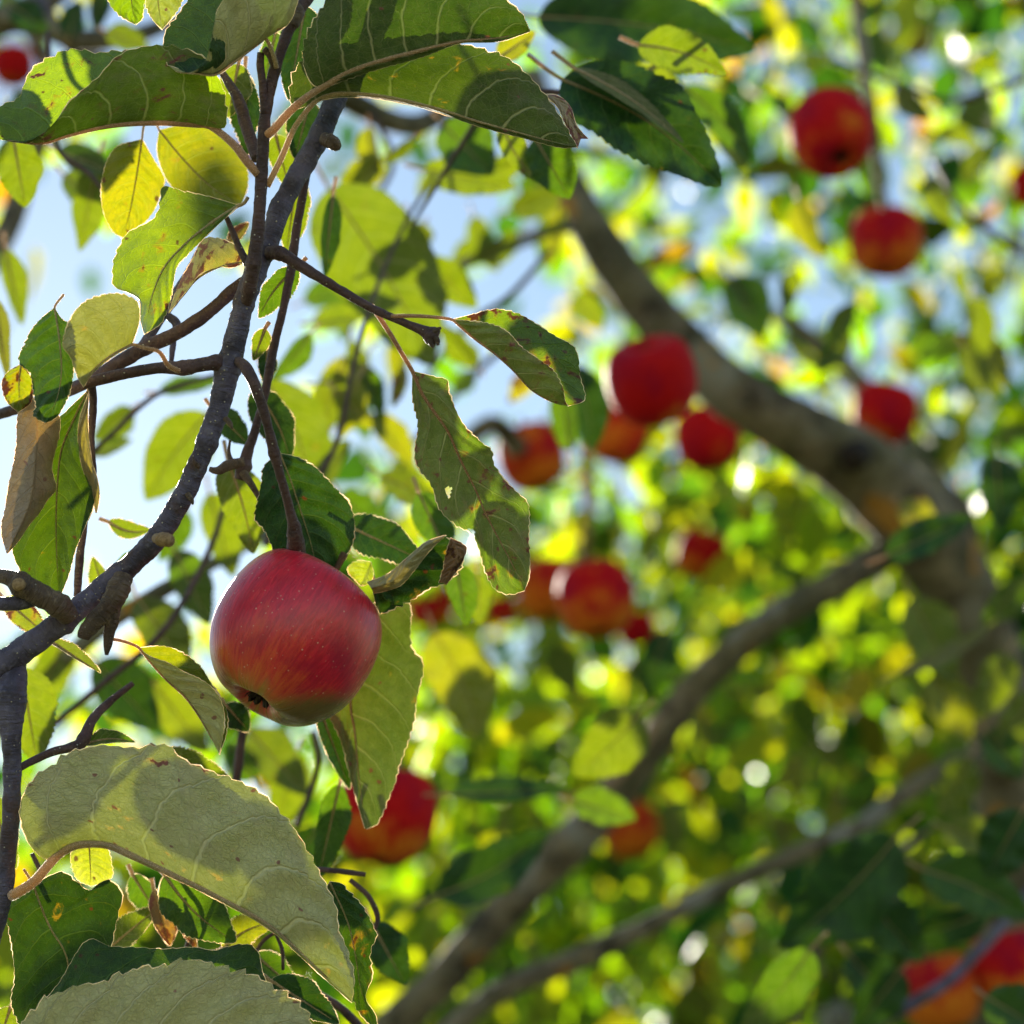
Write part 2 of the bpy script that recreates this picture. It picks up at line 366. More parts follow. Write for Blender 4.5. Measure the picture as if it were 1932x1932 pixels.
def tube_obj(name, pts, radii, parent, mat, seg=10, rough=0, freq=100, color=None):
    V, F, U = tube_data(pts, radii, seg, rough, freq); mi = [0] * len(F)
    if name == 'leaf_stalk': fz(V, F, U, len(pts), seg, mi, 6.0, .00042)
    return link(name, mesh(name, V, F, [mat, MARGIN], mi, uvs={'bark': U}), parent, color)

def half_sheet(M, E, sgn, nv, serr, teeth, bulge, wav, seed, quilt, Lcm):
    """rows along the midrib M (px, px, depth px) out to the edge E; returns grid[nu+1][nv] without the midrib"""
    nu = len(M) - 1; G = np.zeros((nu + 1, nv, 3)); UV = np.zeros((nu + 1, nv, 2)); SZ = np.zeros((nu + 1, nv, 2))
    r = random.Random(seed); ph = r.random() * 6.28; kf = 2.2 + r.random() * 1.6
    jit = [.25 + 1.4 * r.random() ** 1.3 for _ in range(teeth + 2)]
    for i in range(nu + 1):
        u = i / nu; e = E[i].copy(); out = e - M[i]; wpx = np.linalg.norm(out[:2]); ln = np.linalg.norm(out) + 1e-6
        if serr and .05 < u < .985:
            t = u * teeth; f = t - math.floor(t); amp = serr * jit[int(t)] * min(1, wpx / 25) * min(1, (u - .05) * 12)
            if i < nu:
                tg = E[i + 1] - E[i]; tg = tg / (np.linalg.norm(tg) + 1e-6); e = e + (out / ln) * amp * (f - .35) + tg * amp * .5 * f
        for j in range(nv):
            s_ = (j + 1) / nv; p = M[i] * (1 - s_) + e * s_
            fade = min(1, u * 8, (1 - u) * 8)
            p[2] += fade * (-bulge * math.sin(math.pi * s_) + wav * s_ * s_ * math.sin(kf * 6.28 * u + ph)
                   + quilt * math.sin(6.28 * (7 * (u - .1 * s_ - .15 * s_ * s_) + (.45 if sgn > 0 else 0) - .25)) * 4 * s_ * (1.02 - s_)
                   + wav * .5 * mnoise.noise(Vector((u * 7 + seed, s_ * 3, sgn * 5.0))) * s_)
            G[i, j] = p; UV[i, j] = (u, sgn * s_); SZ[i, j] = (u * Lcm, sgn * s_ * wpx * PXM * 100)
    return G, UV, SZ

def leaf(parent, M, L, R, dM=(0, 0), dL=(0, 0), dR=(0, 0), bulge=6, wav=4, face='under', col=(.2, .2, 1, 1), serr=8, teeth=24,
         petiole=None, rib=9, ribred=1.0, quilt=3.6, nv=9, margin=True, mat=None, depth=0.0, name='leaf', label=None, bulgeR=None, holes=()):
    """one apple leaf: blade traced as midrib M and edges L and R (photo px), depths in cm beyond the focused distance"""
    seed = random.randint(0, 9999); nu = teeth * 3
    def pl(pts, dd):
        n = len(pts); t = np.linspace(0, len(dd) - 1, n); dz = np.interp(t, range(len(dd)), dd)
        return resample([(x, y, (z + depth) / 100 / PXM) for (x, y), z in zip(pts, dz)], nu)
    m = pl(M, dM); Lcm = np.linalg.norm(np.diff(m, axis=0), axis=1).sum() * PXM * 100
    gl, ul, zl = half_sheet(m, pl(L, dL), -1, nv, serr, teeth, bulge, wav, seed, quilt, Lcm)
    gr, ur, zr = half_sheet(m, pl(R, dR), 1, nv, serr, teeth, bulge if bulgeR is None else bulgeR, wav, seed + 1, quilt, Lcm)
    row = np.concatenate([gl[:, ::-1], m[:, None, :], gr], 1); K = row.shape[1]
    mu = np.zeros((nu + 1, 1, 2)); mu[:, 0, 0] = np.linspace(0, 1, nu + 1)
    uv = np.concatenate([ul[:, ::-1], mu, ur], 1).reshape(-1, 2); sz = np.concatenate([zl[:, ::-1], mu * Lcm, zr], 1).reshape(-1, 2)
    W = [P(x, y, D0 + z * PXM) for x, y, z in row.reshape(-1, 3)]
    F = []
    for i in range(nu):
        for j in range(K - 1):
            q = (i * K + j, i * K + j + 1, (i + 1) * K + j + 1, (i + 1) * K + j); F.append(q)
    # winding: 'face' names the side that the L half turns to the camera
    n0 = Vector(); k0 = nv // 2
    for i in range(4, nu - 4, 5):
        q = [W[i * K + k0], W[i * K + k0 + 1], W[(i + 1) * K + k0 + 1], W[(i + 1) * K + k0]]
        n0 += (q[2] - q[0]).cross(q[3] - q[1])
    front = n0.dot(FWD) < 0
    if front != (face == 'top'): F = [f_[::-1] for f_ in F]
    if holes:
        cen = row.reshape(-1, 3); F = [f_ for f_ in F if not any(((cen[f_[0]][0] + cen[f_[2]][0]) / 2 - hx) ** 2 + (((cen[f_[0]][1] + cen[f_[2]][1]) / 2 - hy) * hk) ** 2 < hr * hr for hx, hy, hr, hk in holes)]
    mi = [0] * len(F); uv = list(uv); sz = list(sz)
    if margin:
        for c in (0, K - 1):
            pts = [W[i * K + c] for i in range(nu + 1)]
            V2, F2, U2 = tube_data(pts, [.00026 * max(.12, .45 + 1.5 * mnoise.noise(Vector((q * .13, c, seed))))  for q in range(nu + 1)], 4, 0, 1, base=len(W), caps=False)
            W += V2; F += F2; mi += [1] * len(F2); uv += [(0, 1)] * len(V2); sz += [(0, 0)] * len(V2)
    me = mesh(name, W, F, [mat or LEAF, MARGIN], mi, {'blade': uv, 'size': sz})
    o = link(name, me, parent, col)
    if label: o['label'] = label
    if rib:
        path = [(x, y, (z + depth) / 100 / PXM) for x, y, z in (petiole or [])]
        pm = m[: int(nu * .93): 3]; full = resample(path + [tuple(p) for p in pm], 46)
        t = np.linspace(0, 1, 47); rad = rib * .5 * PXM * (1 - .86 * t)
        pts = [P(x, y, D0 + z * PXM - .0001) for x, y, z in full]
        tube_obj('leaf_stalk', pts, rad, o, RIB, 8, color=(1, 1, 1, ribred))
    return o

def curve_leaf(parent, base, tip, W, d, roll=0, fold=20, bow=0, droop=0, col=(.3, .1, 1, 1), face='top', twist=0, mat=None, serr=5, teeth=18, nv=6, stalk=None, curl=0, margin=False):
    """an apple leaf given by base and tip (photo px), true width px, and its roll and fold in degrees"""
    k = d / D0; seed = random.randint(0, 9999); nu = teeth * 3
    b = np.array([base[0], base[1], 0.0]); t = np.array([tip[0], tip[1], 0.0]); ax = (t - b); ln = np.linalg.norm(ax); ax /= ln
    sd = np.array([ax[1], -ax[0], 0]); dn = np.array([0, 0, 1.0])
    Mx = []; Lx = []; Rx = []
    for i in range(nu + 1):
        u = i / nu; c = b + ax * ln * u + sd * bow * math.sin(math.pi * u) + dn * droop * math.sin(math.pi * u * .9)
        ir = 1 + .20 * mnoise.noise(Vector((u * 4.5, seed * .37, 0))); il = 1 + .20 * mnoise.noise(Vector((u * 4.5, seed * .37, 7)))
        hw = .5 * W * (max(0, math.sin(math.pi * u ** .78)) ** .72) * (1 - .12 * u) + .4
        a_ = math.radians(roll + twist * (u - .5)); fo = math.radians(fold)
        l = sd * math.cos(a_ - fo) + dn * math.sin(a_ - fo); r = -(sd * math.cos(a_ + fo) + dn * math.sin(a_ + fo))
        Mx.append(c); Lx.append(c + l * hw * il); Rx.append(c + r * hw * ir)
    m = np.array(Mx); L = np.array(Lx); R = np.array(Rx); Lcm = ln * PXM * 100 * k
    wv = W * .06
    gl, ul, zl = half_sheet(m, L, -1, nv, serr, teeth, W * .04 + curl, wv, seed, 1.0, Lcm); gr, ur, zr = half_sheet(m, R, 1, nv, serr, teeth, W * .04 + curl, wv, seed + 1, 1.0, Lcm)
    row = np.concatenate([gl[:, ::-1], m[:, None, :], gr], 1); K = row.shape[1]
    mu = np.zeros((nu + 1, 1, 2)); mu[:, 0, 0] = np.linspace(0, 1, nu + 1)
    uv = list(np.concatenate([ul[:, ::-1], mu, ur], 1).reshape(-1, 2)); sz = list(np.concatenate([zl[:, ::-1], mu * Lcm, zr], 1).reshape(-1, 2))
    W_ = [P(x, y, d + z * PXM * k) for x, y, z in row.reshape(-1, 3)]
    F = [(i * K + j, i * K + j + 1, (i + 1) * K + j + 1, (i + 1) * K + j) for i in range(nu) for j in range(K - 1)]
    n0 = Vector(); mid = (nu // 2) * K + K // 2
    q = [W_[mid - 1], W_[mid + 1], W_[mid + K]]; n0 = (q[1] - q[0]).cross(q[2] - q[0])
    if (n0.dot(FWD) < 0) != (face == 'top'): F = [f_[::-1] for f_ in F]
    mi = [0] * len(F)
    if margin:
        for c in (0, K - 1):
            pts = [W_[i * K + c] for i in range(nu + 1)]
            V2, F2, U2 = tube_data(pts, [.00026 * max(.12, .45 + 1.5 * mnoise.noise(Vector((q * .13, c, seed))))  for q in range(nu + 1)], 4, 0, 1, base=len(W_), caps=False)
            W_ += V2; F += F2; mi += [1] * len(F2); uv += [(0, 1)] * len(V2); sz += [(0, 0)] * len(V2)
    me = mesh('leaf', W_, F, [mat or GLEAF, MARGIN], mi, {'blade': uv, 'size': sz})
    o = link('leaf', me, parent, col)
    path = [(x, y, z) for x, y, z in (stalk or [])] + [tuple(p) for p in m[:int(nu * .92):3]]
    if not stalk: path = [tuple(m[0] - ax * ln * .22 + sd * 3 + dn * 4)] + path
    full = resample(path, 24); t = np.linspace(0, 1, 25)
    tube_obj('leaf_stalk', [P(x, y, d + z * PXM * k - .0001) for x, y, z in full], .0011 * (1 - .85 * t), o, RIB, 6, color=(1, 1, 1, .8))
    return o

# ------------------------------------------------------------------ ground
def build_ground():
    V = []; F = []; n = 60
    for i in range(n + 1):
        for j in range(n + 1):
            x = (i / n - .5); y = (j / n - .5); x = math.copysign(abs(x * 2) ** 2.2, x) * 600; y = math.copysign(abs(y * 2) ** 2.2, y) * 600
            V.append((x, y, .06 * mnoise.noise(Vector((x * .3, y * .3, 0))) if abs(x) + abs(y) < 60 else 0))
    for i in range(n):
        for j in range(n): k = i * (n + 1) + j; F.append((k, k + n + 1, k + n + 2, k + 1))
    o = link('ground', mesh('ground', V, F, [GROUND])); o['kind'] = 'structure'
build_ground()

# ------------------------------------------------------------------ apples
PROF = [(0, .50), (.05, .51), (.11, .60), (.20, .74), (.32, .85), (.48, .90), (.66, .88), (.81, .77), (.925, .56), (.985, .30), (1.0, .02), (.975, -.26),
        (.90, -.51), (.78, -.72), (.64, -.87), (.50, -.955), (.38, -.975), (.27, -.93), (.18, -.84), (.10, -.76), (.04, -.73), (0, -.725)]
def apple_mesh(name, seg, per, seed=0):
    pr = catmull([(a_, b_) for a_, b_ in PROF], per); pr[:, 0] = np.maximum(pr[:, 0], 0)
    V = []; F = []; n = len(pr)
    for i, (r, z) in enumerate(pr):
        for j in range(seg):
            a_ = 2 * math.pi * j / seg
            lob = .035 * math.cos(5 * a_ + .6) * max(0, -z) ** 1.5 * (r > 0) + .012 * math.cos(5 * a_) * max(0, z)
            asy = .018 * math.cos(a_ + 1.1) + .012 * math.cos(2 * a_ + seed)
            d = Vector((math.cos(a_), math.sin(a_), 0)); k = 1 + asy + lob * .9 + .012 * mnoise.noise(d * 1.4 + Vector((seed, 0, z)))
            V.append((d.x * r * k, d.y * r * k, z * .94 + (.05 * math.cos(5 * a_ + .6) * max(0, -z - .5) * r) + .035 * r * math.cos(a_ + .8)))
    for i in range(n - 1):
        for j in range(seg):
            k = (j + 1) % seg; F.append((i * seg + j, (i + 1) * seg + j, (i + 1) * seg + k, i * seg + k))
    return mesh(name, V, F, [APPLE if per > 3 else APPLE_FAR])
def calyx_mesh(name):
    V = []; F = []; r = random.Random(3)
    for k in range(9):
        a_ = k * 6.283 / 9 + r.uniform(-.2, .2); d = Vector((math.cos(a_), math.sin(a_), 0)); s_ = Vector((-d.y, d.x, 0)); l = r.uniform(.13, .2); b = len(V); up = r.uniform(-.98, -.86)
        for t, wd, z in ((0, .05, -.70), (.4, .055, -.80), (.75, .035, -.88), (1, .006, up)):
            c = d * (.02 + l * t * (1 if t < .8 else .85)); V += [c + s_ * wd + Vector((0, 0, z)), c - s_ * wd + Vector((0, 0, z)), c + Vector((0, 0, z - .015))]
        for q in range(3):
            o = b + q * 3; F += [(o, o + 3, o + 5, o + 2), (o + 2, o + 5, o + 4, o + 1), (o, o + 1, o + 4, o + 3)]
    return mesh(name, V, F, [CALYX])
def stalk_mesh(name, end, rad=.045):
    V, F, U = tube_data(resample([(0, 0, .46), (0, 0, .62), tuple(np.array(end) * .55 + np.array((0, 0, .35))), end], 14), [rad * (1.15 - .35 * math.sin(math.pi * t)) for t in np.linspace(0, 1, 15)], 8)
    return mesh(name, V, F, [STALK])
APPLES = []
A_HI = apple_mesh('apple_skin_fine', 112, 5); A_LO = [apple_mesh('apple_skin_round', 40, 2, s_) for s_ in (1, 2)]
CX = calyx_mesh('calyx'); ST = stalk_mesh('stalk', (.06, .04, 1.25))
def view_dir(x, y, z): return (RT * x + UP * y - FWD * z).normalized()
def apple(px, py, dia, cal, red, label, real=.074, d=None, fine=False, stalk=None, group='red apples out of focus behind the twig'):
    d = d or real / (dia / S * 2 * HALF); R = dia * .5 / S * 2 * HALF * d
    t = empty('apple', label, 'apple', group, P(px, py, d)); APPLES.append((px, py, dia / 2, d))
    t.rotation_mode = 'QUATERNION'; t.rotation_quaternion = (-view_dir(*cal)).to_track_quat('Z', 'Y') @ Quaternion((0, 0, 1), random.random() * 6.28 if not fine else 2.3)
    t.scale = (R, R, R)
    sk = link('skin', A_HI if fine else random.choice(A_LO), t, (red, 0, 0, 1)); link('calyx', CX, t); link('stalk', stalk or ST, t)
    return t

HERO = apple(556, 1206, 312, (-.46, -.79, .39), .46, 'large crisp red apple with pale dots hanging below the ringed spur', d=D0 + .025, fine=True, group=None)
for nm, dr in (('warm_cheek', (-.25, -.25, .9)), ('green_cheek', (.22, -.92, .32))):
    v = HERO.rotation_quaternion.inverted() @ view_dir(*dr)
    for i in range(3): APPLE.node_tree.nodes[nm].inputs[i].default_value = v[i]
for a_ in [
    (1568, 253, 160, (.15, -.75, .62), .30, 'dark red apple near top right, upper one of two on one stem'),
    (1672, 455, 138, (-.1, -.95, .2), .54, 'brownish red round apple directly below the dark red one at top right'),
    (1228, 718, 172, (.2, -.8, -.3), .26, 'broad crimson apple tucked under the thick slanting limb'),
    (1166, 818, 118, (-.2, -.9, .3), .56, 'dull orange brown apple half hidden below the broad crimson apple'),
    (1336, 826, 126, (.1, -.9, .2), .30, 'bright scarlet apple with a yellow spot of light on top'),
    (1003, 862, 130, (.3, -.85, .2), .58, 'red and orange apple beside the right edge of the spotted hanging leaf'),
    (1670, 778, 124, (-.2, -.9, .1), .40, 'salmon red apple resting behind the top of the thick limb'),
    (1322, 1046, 100, (-.3, -.8, .2), .46, 'small pinkish red apple alone in the middle of the yellow foliage'),
    (1034, 1112, 118, (.1, -.9, .3), .68, 'red over yellow apple at the left of a cluster near the middle'),
    (1124, 1130, 148, (.1, -.9, .3), .54, 'tall red apple in the middle of the cluster near the middle'),
    (1200, 1186, 78, (.2, -.9, .1), .24, 'deep red small apple at the lower right of the cluster'),
    (726, 1537, 190, (-.1, -.85, .3), .36, 'red apple behind the pointed tip of the hanging leaf'),
    (1190, 1565, 112, (.2, -.8, .3), .66, 'orange apple partly hidden below the lower limb'),
    (1772, 1872, 150, (.2, -.85, .3), .68, 'pink and orange apple crossed by a twig at bottom right'),
    (1905, 1826, 150, (.2, -.8, .3), .52, 'pinkish apple cut by the right edge near the bottom'),
    (1950, 352, 90, (0, -.9, .2), .30, 'purple red apple cut by the right edge near the top'),
    (24, 124, 84, (.1, -.9, .1), .30, 'red apple at the top left edge above a glowing leaf', .062),
    (812, 1142, 92, (.1, -.9, .1), .44, 'red apple behind the curled leaf with the scorched tip'),
    (948, 1152, 66, (.1, -.9, .1), .40, 'dim red apple under the tip of the spotted hanging leaf'),
    (452, 296, 62, (.1, -.9, .1), .34, 'red apple showing as a sliver behind the reddish shoot'),
]: apple(*a_)

# ------------------------------------------------------------------ foreground tree
FT = empty('apple_tree', 'apple tree in front, its sharp twigs and leaves filling the left side', 'tree', None, (-1.25, 1.35, 0))
GROWN.add(FT.name)
wood('branch', [(-900, 1700, 120, 30), (-420, 1500, 84, 12), (-120, 1340, 56, 2), (-20, 1272, 52, 0), (60, 1214, 47, 0), (130, 1163, 44, 0), (200, 1104, 42, 0), (280, 1034, 42, 0), (335, 955, 40, 0), (380, 862, 39, 0), (412, 775, 40, 0),
      (432, 690, 46, 0), (449, 620, 40, 0), (464, 560, 40, 0), (484, 505, 42, .3), (508, 455, 38, .8), (526, 400, 38, 1), (560, 332, 40, 1.4), (600, 262, 41, 2), (634, 185, 42, 2.4), (668, 90, 42, 3), (700, -60, 40, 4), (740, -400, 30, 6), (760, -700, 14, 8)], FT, TWIG, seg=24, step=3.5, rough=.15, freq=170,
     nodes=((432, 690, .16, 14), (410, 790, .06, 10), (392, 835, .08, 8), (610, 262, .10, 12), (528, 388, .08, 10), (505, 470, .1, 12), (462, 575, .08, 9), (118, 1168, .12, 14), (225, 1085, .08, 12), (15, 1262, .14, 22), (470, 545, .06, 8), (430, 702, .08, 3), (428, 712, .07, 3), (426, 722, .05, 2.5), (456, 596, .08, 3), (453, 608, .06, 3), (520, 402, .1, 3), (516, 412, .08, 3), (400, 815, .06, 3), (356, 915, .06, 3), (480, 512, .08, 3)))
wood('shoot', [(456, 600, 14, .5), (466, 560, 26, -.5), (478, 500, 28, -1.2), (487, 430, 25, -1.3), (491, 370, 23, -1.3), (495, 300, 23, -1.3), (500, 225, 23, -1.3), (510, 165, 22, -1.2), (524, 115, 20, -1.2), (540, 68, 21, -1.1), (560, 25, 24, -1), (590, -20, 22, -.8), (650, -160, 14, 0)], FT, SHOOT, step=5, nodes=((480, 498, .14, 9), (491, 330, .16, 9), (496, 238, .10, 8), (516, 135, .14, 8), (552, 40, .2, 10), (470, 545, .15, 9)))
wood('bud', [(612, 262, 26, 1.4), (626, 268, 28, 1.0), (634, 277, 22, .8), (637, 284, 10, .8)], FT, SPUR, step=3, rough=.2, freq=200)
wood('bud', [(426, 790, 12, -.4), (435, 800, 9, -.6), (438, 810, 3, -.6)], FT, SPUR, step=2)
wood('bud', [(374, 880, 11, -.4), (367, 872, 8, -.6), (364, 864, 3, -.6)], FT, SPUR, step=2)
wood('bud', [(354, 932, 11, -.4), (362, 944, 8, -.6), (364, 952, 3, -.6)], FT, SPUR, step=2)
wood('spur', [(499, 215, 16, -1.4), (496, 165, 15, -1.5), (491, 120, 15, -1.6), (492, 100, 14, -1.6)], FT, SHOOT, step=4)
wood('spur', [(520, 128, 17, -1.3), (512, 106, 17, -1.6), (498, 92, 13, -1.8)], FT, SPUR, step=3)
wood('spur', [(552, 48, 24, -1.1), (562, 20, 26, -1.1), (548, 2, 17, -1.2), (540, -20, 14, -1.2)], FT, SPUR, step=3)
wood('twig', [(505, 478, 26, .2), (528, 478, 25, 0), (560, 497, 23, -.2), (605, 525, 20, -.4), (650, 552, 17, -.4), (695, 578, 16, -.4), (735, 597, 15, -.4), (770, 612, 16, -.4), (798, 624, 21, -.4), (816, 634, 32, -.4), (826, 638, 30, -.4)], FT, SHOOT, step=5, nodes=((527, 478, .2, 8), (812, 632, .14, 8)), rough=.12)
for q in ((822, 624, 832, 618), (824, 640, 826, 652), (812, 646, 818, 656)): wood('bud_scale', [(815, 634, 14, -.6), (q[0], q[1], 11, -.7), (q[2], q[3], 5, -.7)], FT, SPUR, step=2, rough=.3, freq=300)
wood('twig', [(585, 290, 14, 3.2), (572, 365, 16, 3), (560, 430, 17, 3), (549, 510, 18, 3), (535, 580, 16, 3), (520, 640, 17, 3), (508, 700, 18, 3), (496, 760, 16, 3), (480, 815, 17, 3), (465, 860, 22, 3), (458, 885, 26, 3), (452, 905, 20, 3)], FT, SHOOT, step=5, nodes=((512, 690, .12, 8), (459, 880, .3, 9), (490, 782, .1, 6)))
wood('spur', [(462, 872, 20, 2.8), (430, 878, 20, 2.7), (410, 888, 15, 2.6), (395, 885, 9, 2.6)], FT, SPUR, step=3, rough=.2)
wood('spur', [(458, 890, 18, 2.8), (475, 915, 13, 2.7), (492, 945, 10, 2.8)], FT, SPUR, step=3, rough=.15)
wood('spur', [(440, 880, 14, 2.8), (432, 855, 7, 2.8), (434, 830, 4, 2.8)], FT, SPUR, step=3)
wood('twig', [(436, 684, 12, .6), (452, 683, 19, -.5), (464, 694, 21, -1.1), (478, 720, 22, -1.4), (494, 765, 20, -1.2), (508, 815, 18, -.8), (516, 850, 21, -.5), (524, 880, 18, -.2), (538, 930, 18, .4), (550, 975, 20, 1), (555, 995, 26, 1.3), (557, 1015, 29, 1.6), (560, 1040, 36, 2.4), (572, 1075, 22, 3.2), (590, 1110, 12, 4.4), (603, 1138, 9, 4.2)], FT, SHOOT, step=4, nodes=((466, 695, .12, 8), (517, 856, .15, 7), (557, 1000, .1, 4), (558, 1010, .1, 4), (559, 1020, .1, 4), (560, 1030, .1, 4)))
wood('twig', [(468, 530, 26, .8), (448, 542, 26, 1), (410, 575, 25, 1.2), (370, 606, 25, 1.3), (330, 630, 26, 1.4), (285, 652, 27, 1.6), (240, 675, 28, 1.8), (200, 700, 27, 2), (165, 720, 25, 2.2), (100, 750, 22, 3), (20, 775, 20, 4), (-60, 800, 18, 6)], FT, SHOOT, step=6, nodes=((280, 652, .1, 9), (370, 606, .06, 9)))
wood('twig', [(268, 655, 20, 2.4), (300, 605, 19, 2.8), (330, 560, 22, 3.2), (355, 520, 20, 3.8), (380, 470, 16, 4.5)], FT, TWIG, step=5)
wood('spur', [(318, 596, 17, 2.8), (333, 612, 17, 2.8), (328, 640, 12, 2.8), (322, 690, 9, 3)], FT, TWIG, step=4, rough=.25)
wood('twig', [(440, 684, 16, .8), (422, 682, 29, .1), (408, 684, 29, -.4), (380, 688, 27, -.8), (345, 694, 27, -.9), (310, 694, 23, -1), (270, 698, 21, -1), (225, 707, 22, -1), (185, 717, 22, -1), (158, 724, 21, -1)], FT, SHOOT, step=4, nodes=((345, 700, .25, 9), (408, 684, .15, 8), (360, 694, .15, 6)), rough=.1)
wood('twig', [(172, 720, 17, -.4), (176, 760, 15, .5), (172, 830, 13, 1), (176, 900, 12, 1.4), (160, 980, 13, 1.8), (150, 1060, 16, 2), (145, 1130, 14, 2.2)], FT, SHOOT, step=6)
wood('spur', [(296, 1016, 20, -1), (308, 1018, 24, -2), (318, 1020, 24, -2.3), (322, 1021, 20, -2.4)], FT, CUT, step=1.2, nodes=((306, 1018, .2, 2), (312, 1019, .2, 2), (318, 1020, .15, 2)))
wood('spur', [(130, 1165, 36, -.6), (116, 1146, 46, -1), (92, 1132, 46, -1.2), (60, 1114, 46, -1.4), (36, 1100, 44, -1.6), (15, 1090, 30, -1.6), (-20, 1082, 24, -1.4), (-80, 1070, 18, -1)], FT, SPUR, step=4, nodes=((112, 1142, .14, 5), (102, 1137, .12, 4), (34, 1100, .12, 10)))
wood('twig', [(76, 1128, 26, -1.2), (40, 1137, 27, -1.3), (0, 1139, 27, -1.4), (-60, 1140, 22, -1.4)], FT, TWIG, step=4)
wood('bud_scar', [(36, 1103, 26, -2.1), (35, 1102, 24, -2.5), (34, 1101, 14, -2.6)], FT, CUT, step=1.2, rough=.1)
wood('spur', [(232, 1090, 38, -.4), (224, 1112, 42, -.8), (212, 1135, 42, -1), (195, 1158, 38, -1), (176, 1176, 34, -1), (162, 1193, 30, -1), (158, 1205, 22, -1)], FT, SPUR, step=3, rough=.14, nodes=((226, 1108, .12, 4), (222, 1117, .1, 4)))
wood('spur', [(214, 1130, 34, -.9), (212, 1165, 28, -.9), (206, 1195, 22, -.8), (203, 1220, 15, -.8), (201, 1236, 6, -.8)], FT, SPUR, step=3, rough=.12)
wood('twig', [(40, 1236, 20, .8), (33, 1256, 34, .2), (28, 1276, 48, -.2), (24, 1300, 57, -.5), (20, 1330, 60, -.6), (19, 1362, 48, -.6), (22, 1400, 38, -.6), (23, 1450, 34, -.6), (22, 1510, 34, -.6), (18, 1570, 34, -.6), (13, 1630, 33, -.6), (6, 1690, 34, -.6), (-12, 1760, 36, -.4), (-60, 1900, 30, 0), (-120, 2100, 20, 1)], FT, TWIG, step=4, nodes=((22, 1310, .08, 5), (20, 1322, .08, 4), (16, 1362, .1, 8), (8, 1652, .08, 8)))
wood('twig', [(250, 1290, 10, 4), (200, 1330, 16, 3), (172, 1362, 20, 2), (162, 1385, 22, 1.6), (150, 1404, 22, 1.2), (125, 1412, 17, .8), (95, 1420, 16, .6), (65, 1434, 15, .5), (38, 1448, 14, .2), (24, 1456, 13, 0)], FT, SHOOT, step=4, nodes=((158, 1395, .2, 8),))
wood('twig', [(415, 130, 12, 1), (450, 190, 22, .6), (462, 230, 24, .4), (472, 262, 24, 0), (484, 300, 20, -.6)], FT, SHOOT, step=4)
wood('twig', [(425, 405, 9, -.6), (440, 440, 12, -.8), (455, 475, 14, -.9), (468, 500, 16, -1)], FT, SHOOT, step=4)
wood('trunk', [(-900, 1700, 120, 30), (-870, 1640, 240, 32), (-880, 1200, 200, 34), (-820, 500, 150, 34), (-780, -200, 90, 34)], FT, LIMB, seg=20, step=20)
base = P(-880, 1760, D0 + .32)
tube_obj('trunk', resample([tuple(base + Vector((0, 0, .06))), tuple(base * .5 + Vector((-.05, 0, .1)) + Vector((0, 0, 0)) + Vector((base.x * .5, base.y * .5, -.05))), (base.x - .03, base.y, -.1)], 30), np.linspace(.036, .06, 31), FT, LIMB, 20, .06, 40)

for q in ([(330, 1640, 9, 5), (352, 1672, 10, 5), (372, 1700, 10, 5), (380, 1740, 9, 5)], [(410, 1650, 7, 6), (392, 1690, 8, 6), (376, 1730, 8, 6), (350, 1790, 8, 6)], [(300, 1700, 6, 5), (320, 1730, 7, 5), (345, 1740, 6, 5)],
          [(520, 1760, 7, 4), (500, 1772, 8, 4), (482, 1798, 8, 4), (470, 1840, 7, 4)], [(520, 1762, 6, 4), (532, 1790, 7, 4), (534, 1830, 6, 4)], [(540, 1840, 12, 7), (590, 1870, 14, 7), (640, 1900, 16, 7), (700, 1960, 18, 8)],
          [(600, 1640, 10, 6), (640, 1644, 11, 6), (690, 1650, 9, 6)], [(660, 1660, 9, 6), (694, 1690, 11, 6), (712, 1730, 10, 6), (706, 1760, 6, 6)], [(60, 1610, 9, 4), (75, 1640, 10, 4), (90, 1670, 9, 4)], [(470, 1300, 16, 14), (455, 1400, 18, 14), (440, 1520, 18, 14)]):
    wood('twig', q, FT, SHOOT, step=4, seg=8)
for d_, q in ((1.12, [(500, 1030, 12, 0), (600, 900, 11, 0), (640, 820, 10, 1), (665, 700, 10, 2), (705, 560, 9, 4), (765, 420, 8, 8), (820, 330, 7, 10)]), (1.1, [(100, 930, 9, 0), (210, 820, 10, 0), (300, 742, 10, 2), (420, 705, 9, 4)]), (1.1, [(50, 1410, 12, 0), (200, 1285, 13, 0), (300, 1200, 13, 0), (390, 1050, 12, 2), (440, 900, 10, 4)]),
              (1.06, [(90, 60, 9, 4), (112, 285, 10, 0), (165, 325, 9, 0), (215, 385, 6, 0)]), (1.1, [(965, 90, 12, 0), (905, 215, 11, 0), (835, 330, 9, 2), (775, 430, 6, 4)]), (1.1, [(560, 1560, 12, 0), (600, 1440, 12, 0), (590, 1380, 10, 0)]), (1.05, [(955, 175, 13, -4), (1060, 175, 12, -6), (1150, 205, 11, -4), (1230, 270, 9, 0)]), (1.1, [(1150, 190, 10, 0), (1230, 130, 10, 0), (1300, 60, 9, 2)])):
    wood('twig', q, FT, SHOOT, depth0=d_, step=6, seg=8)
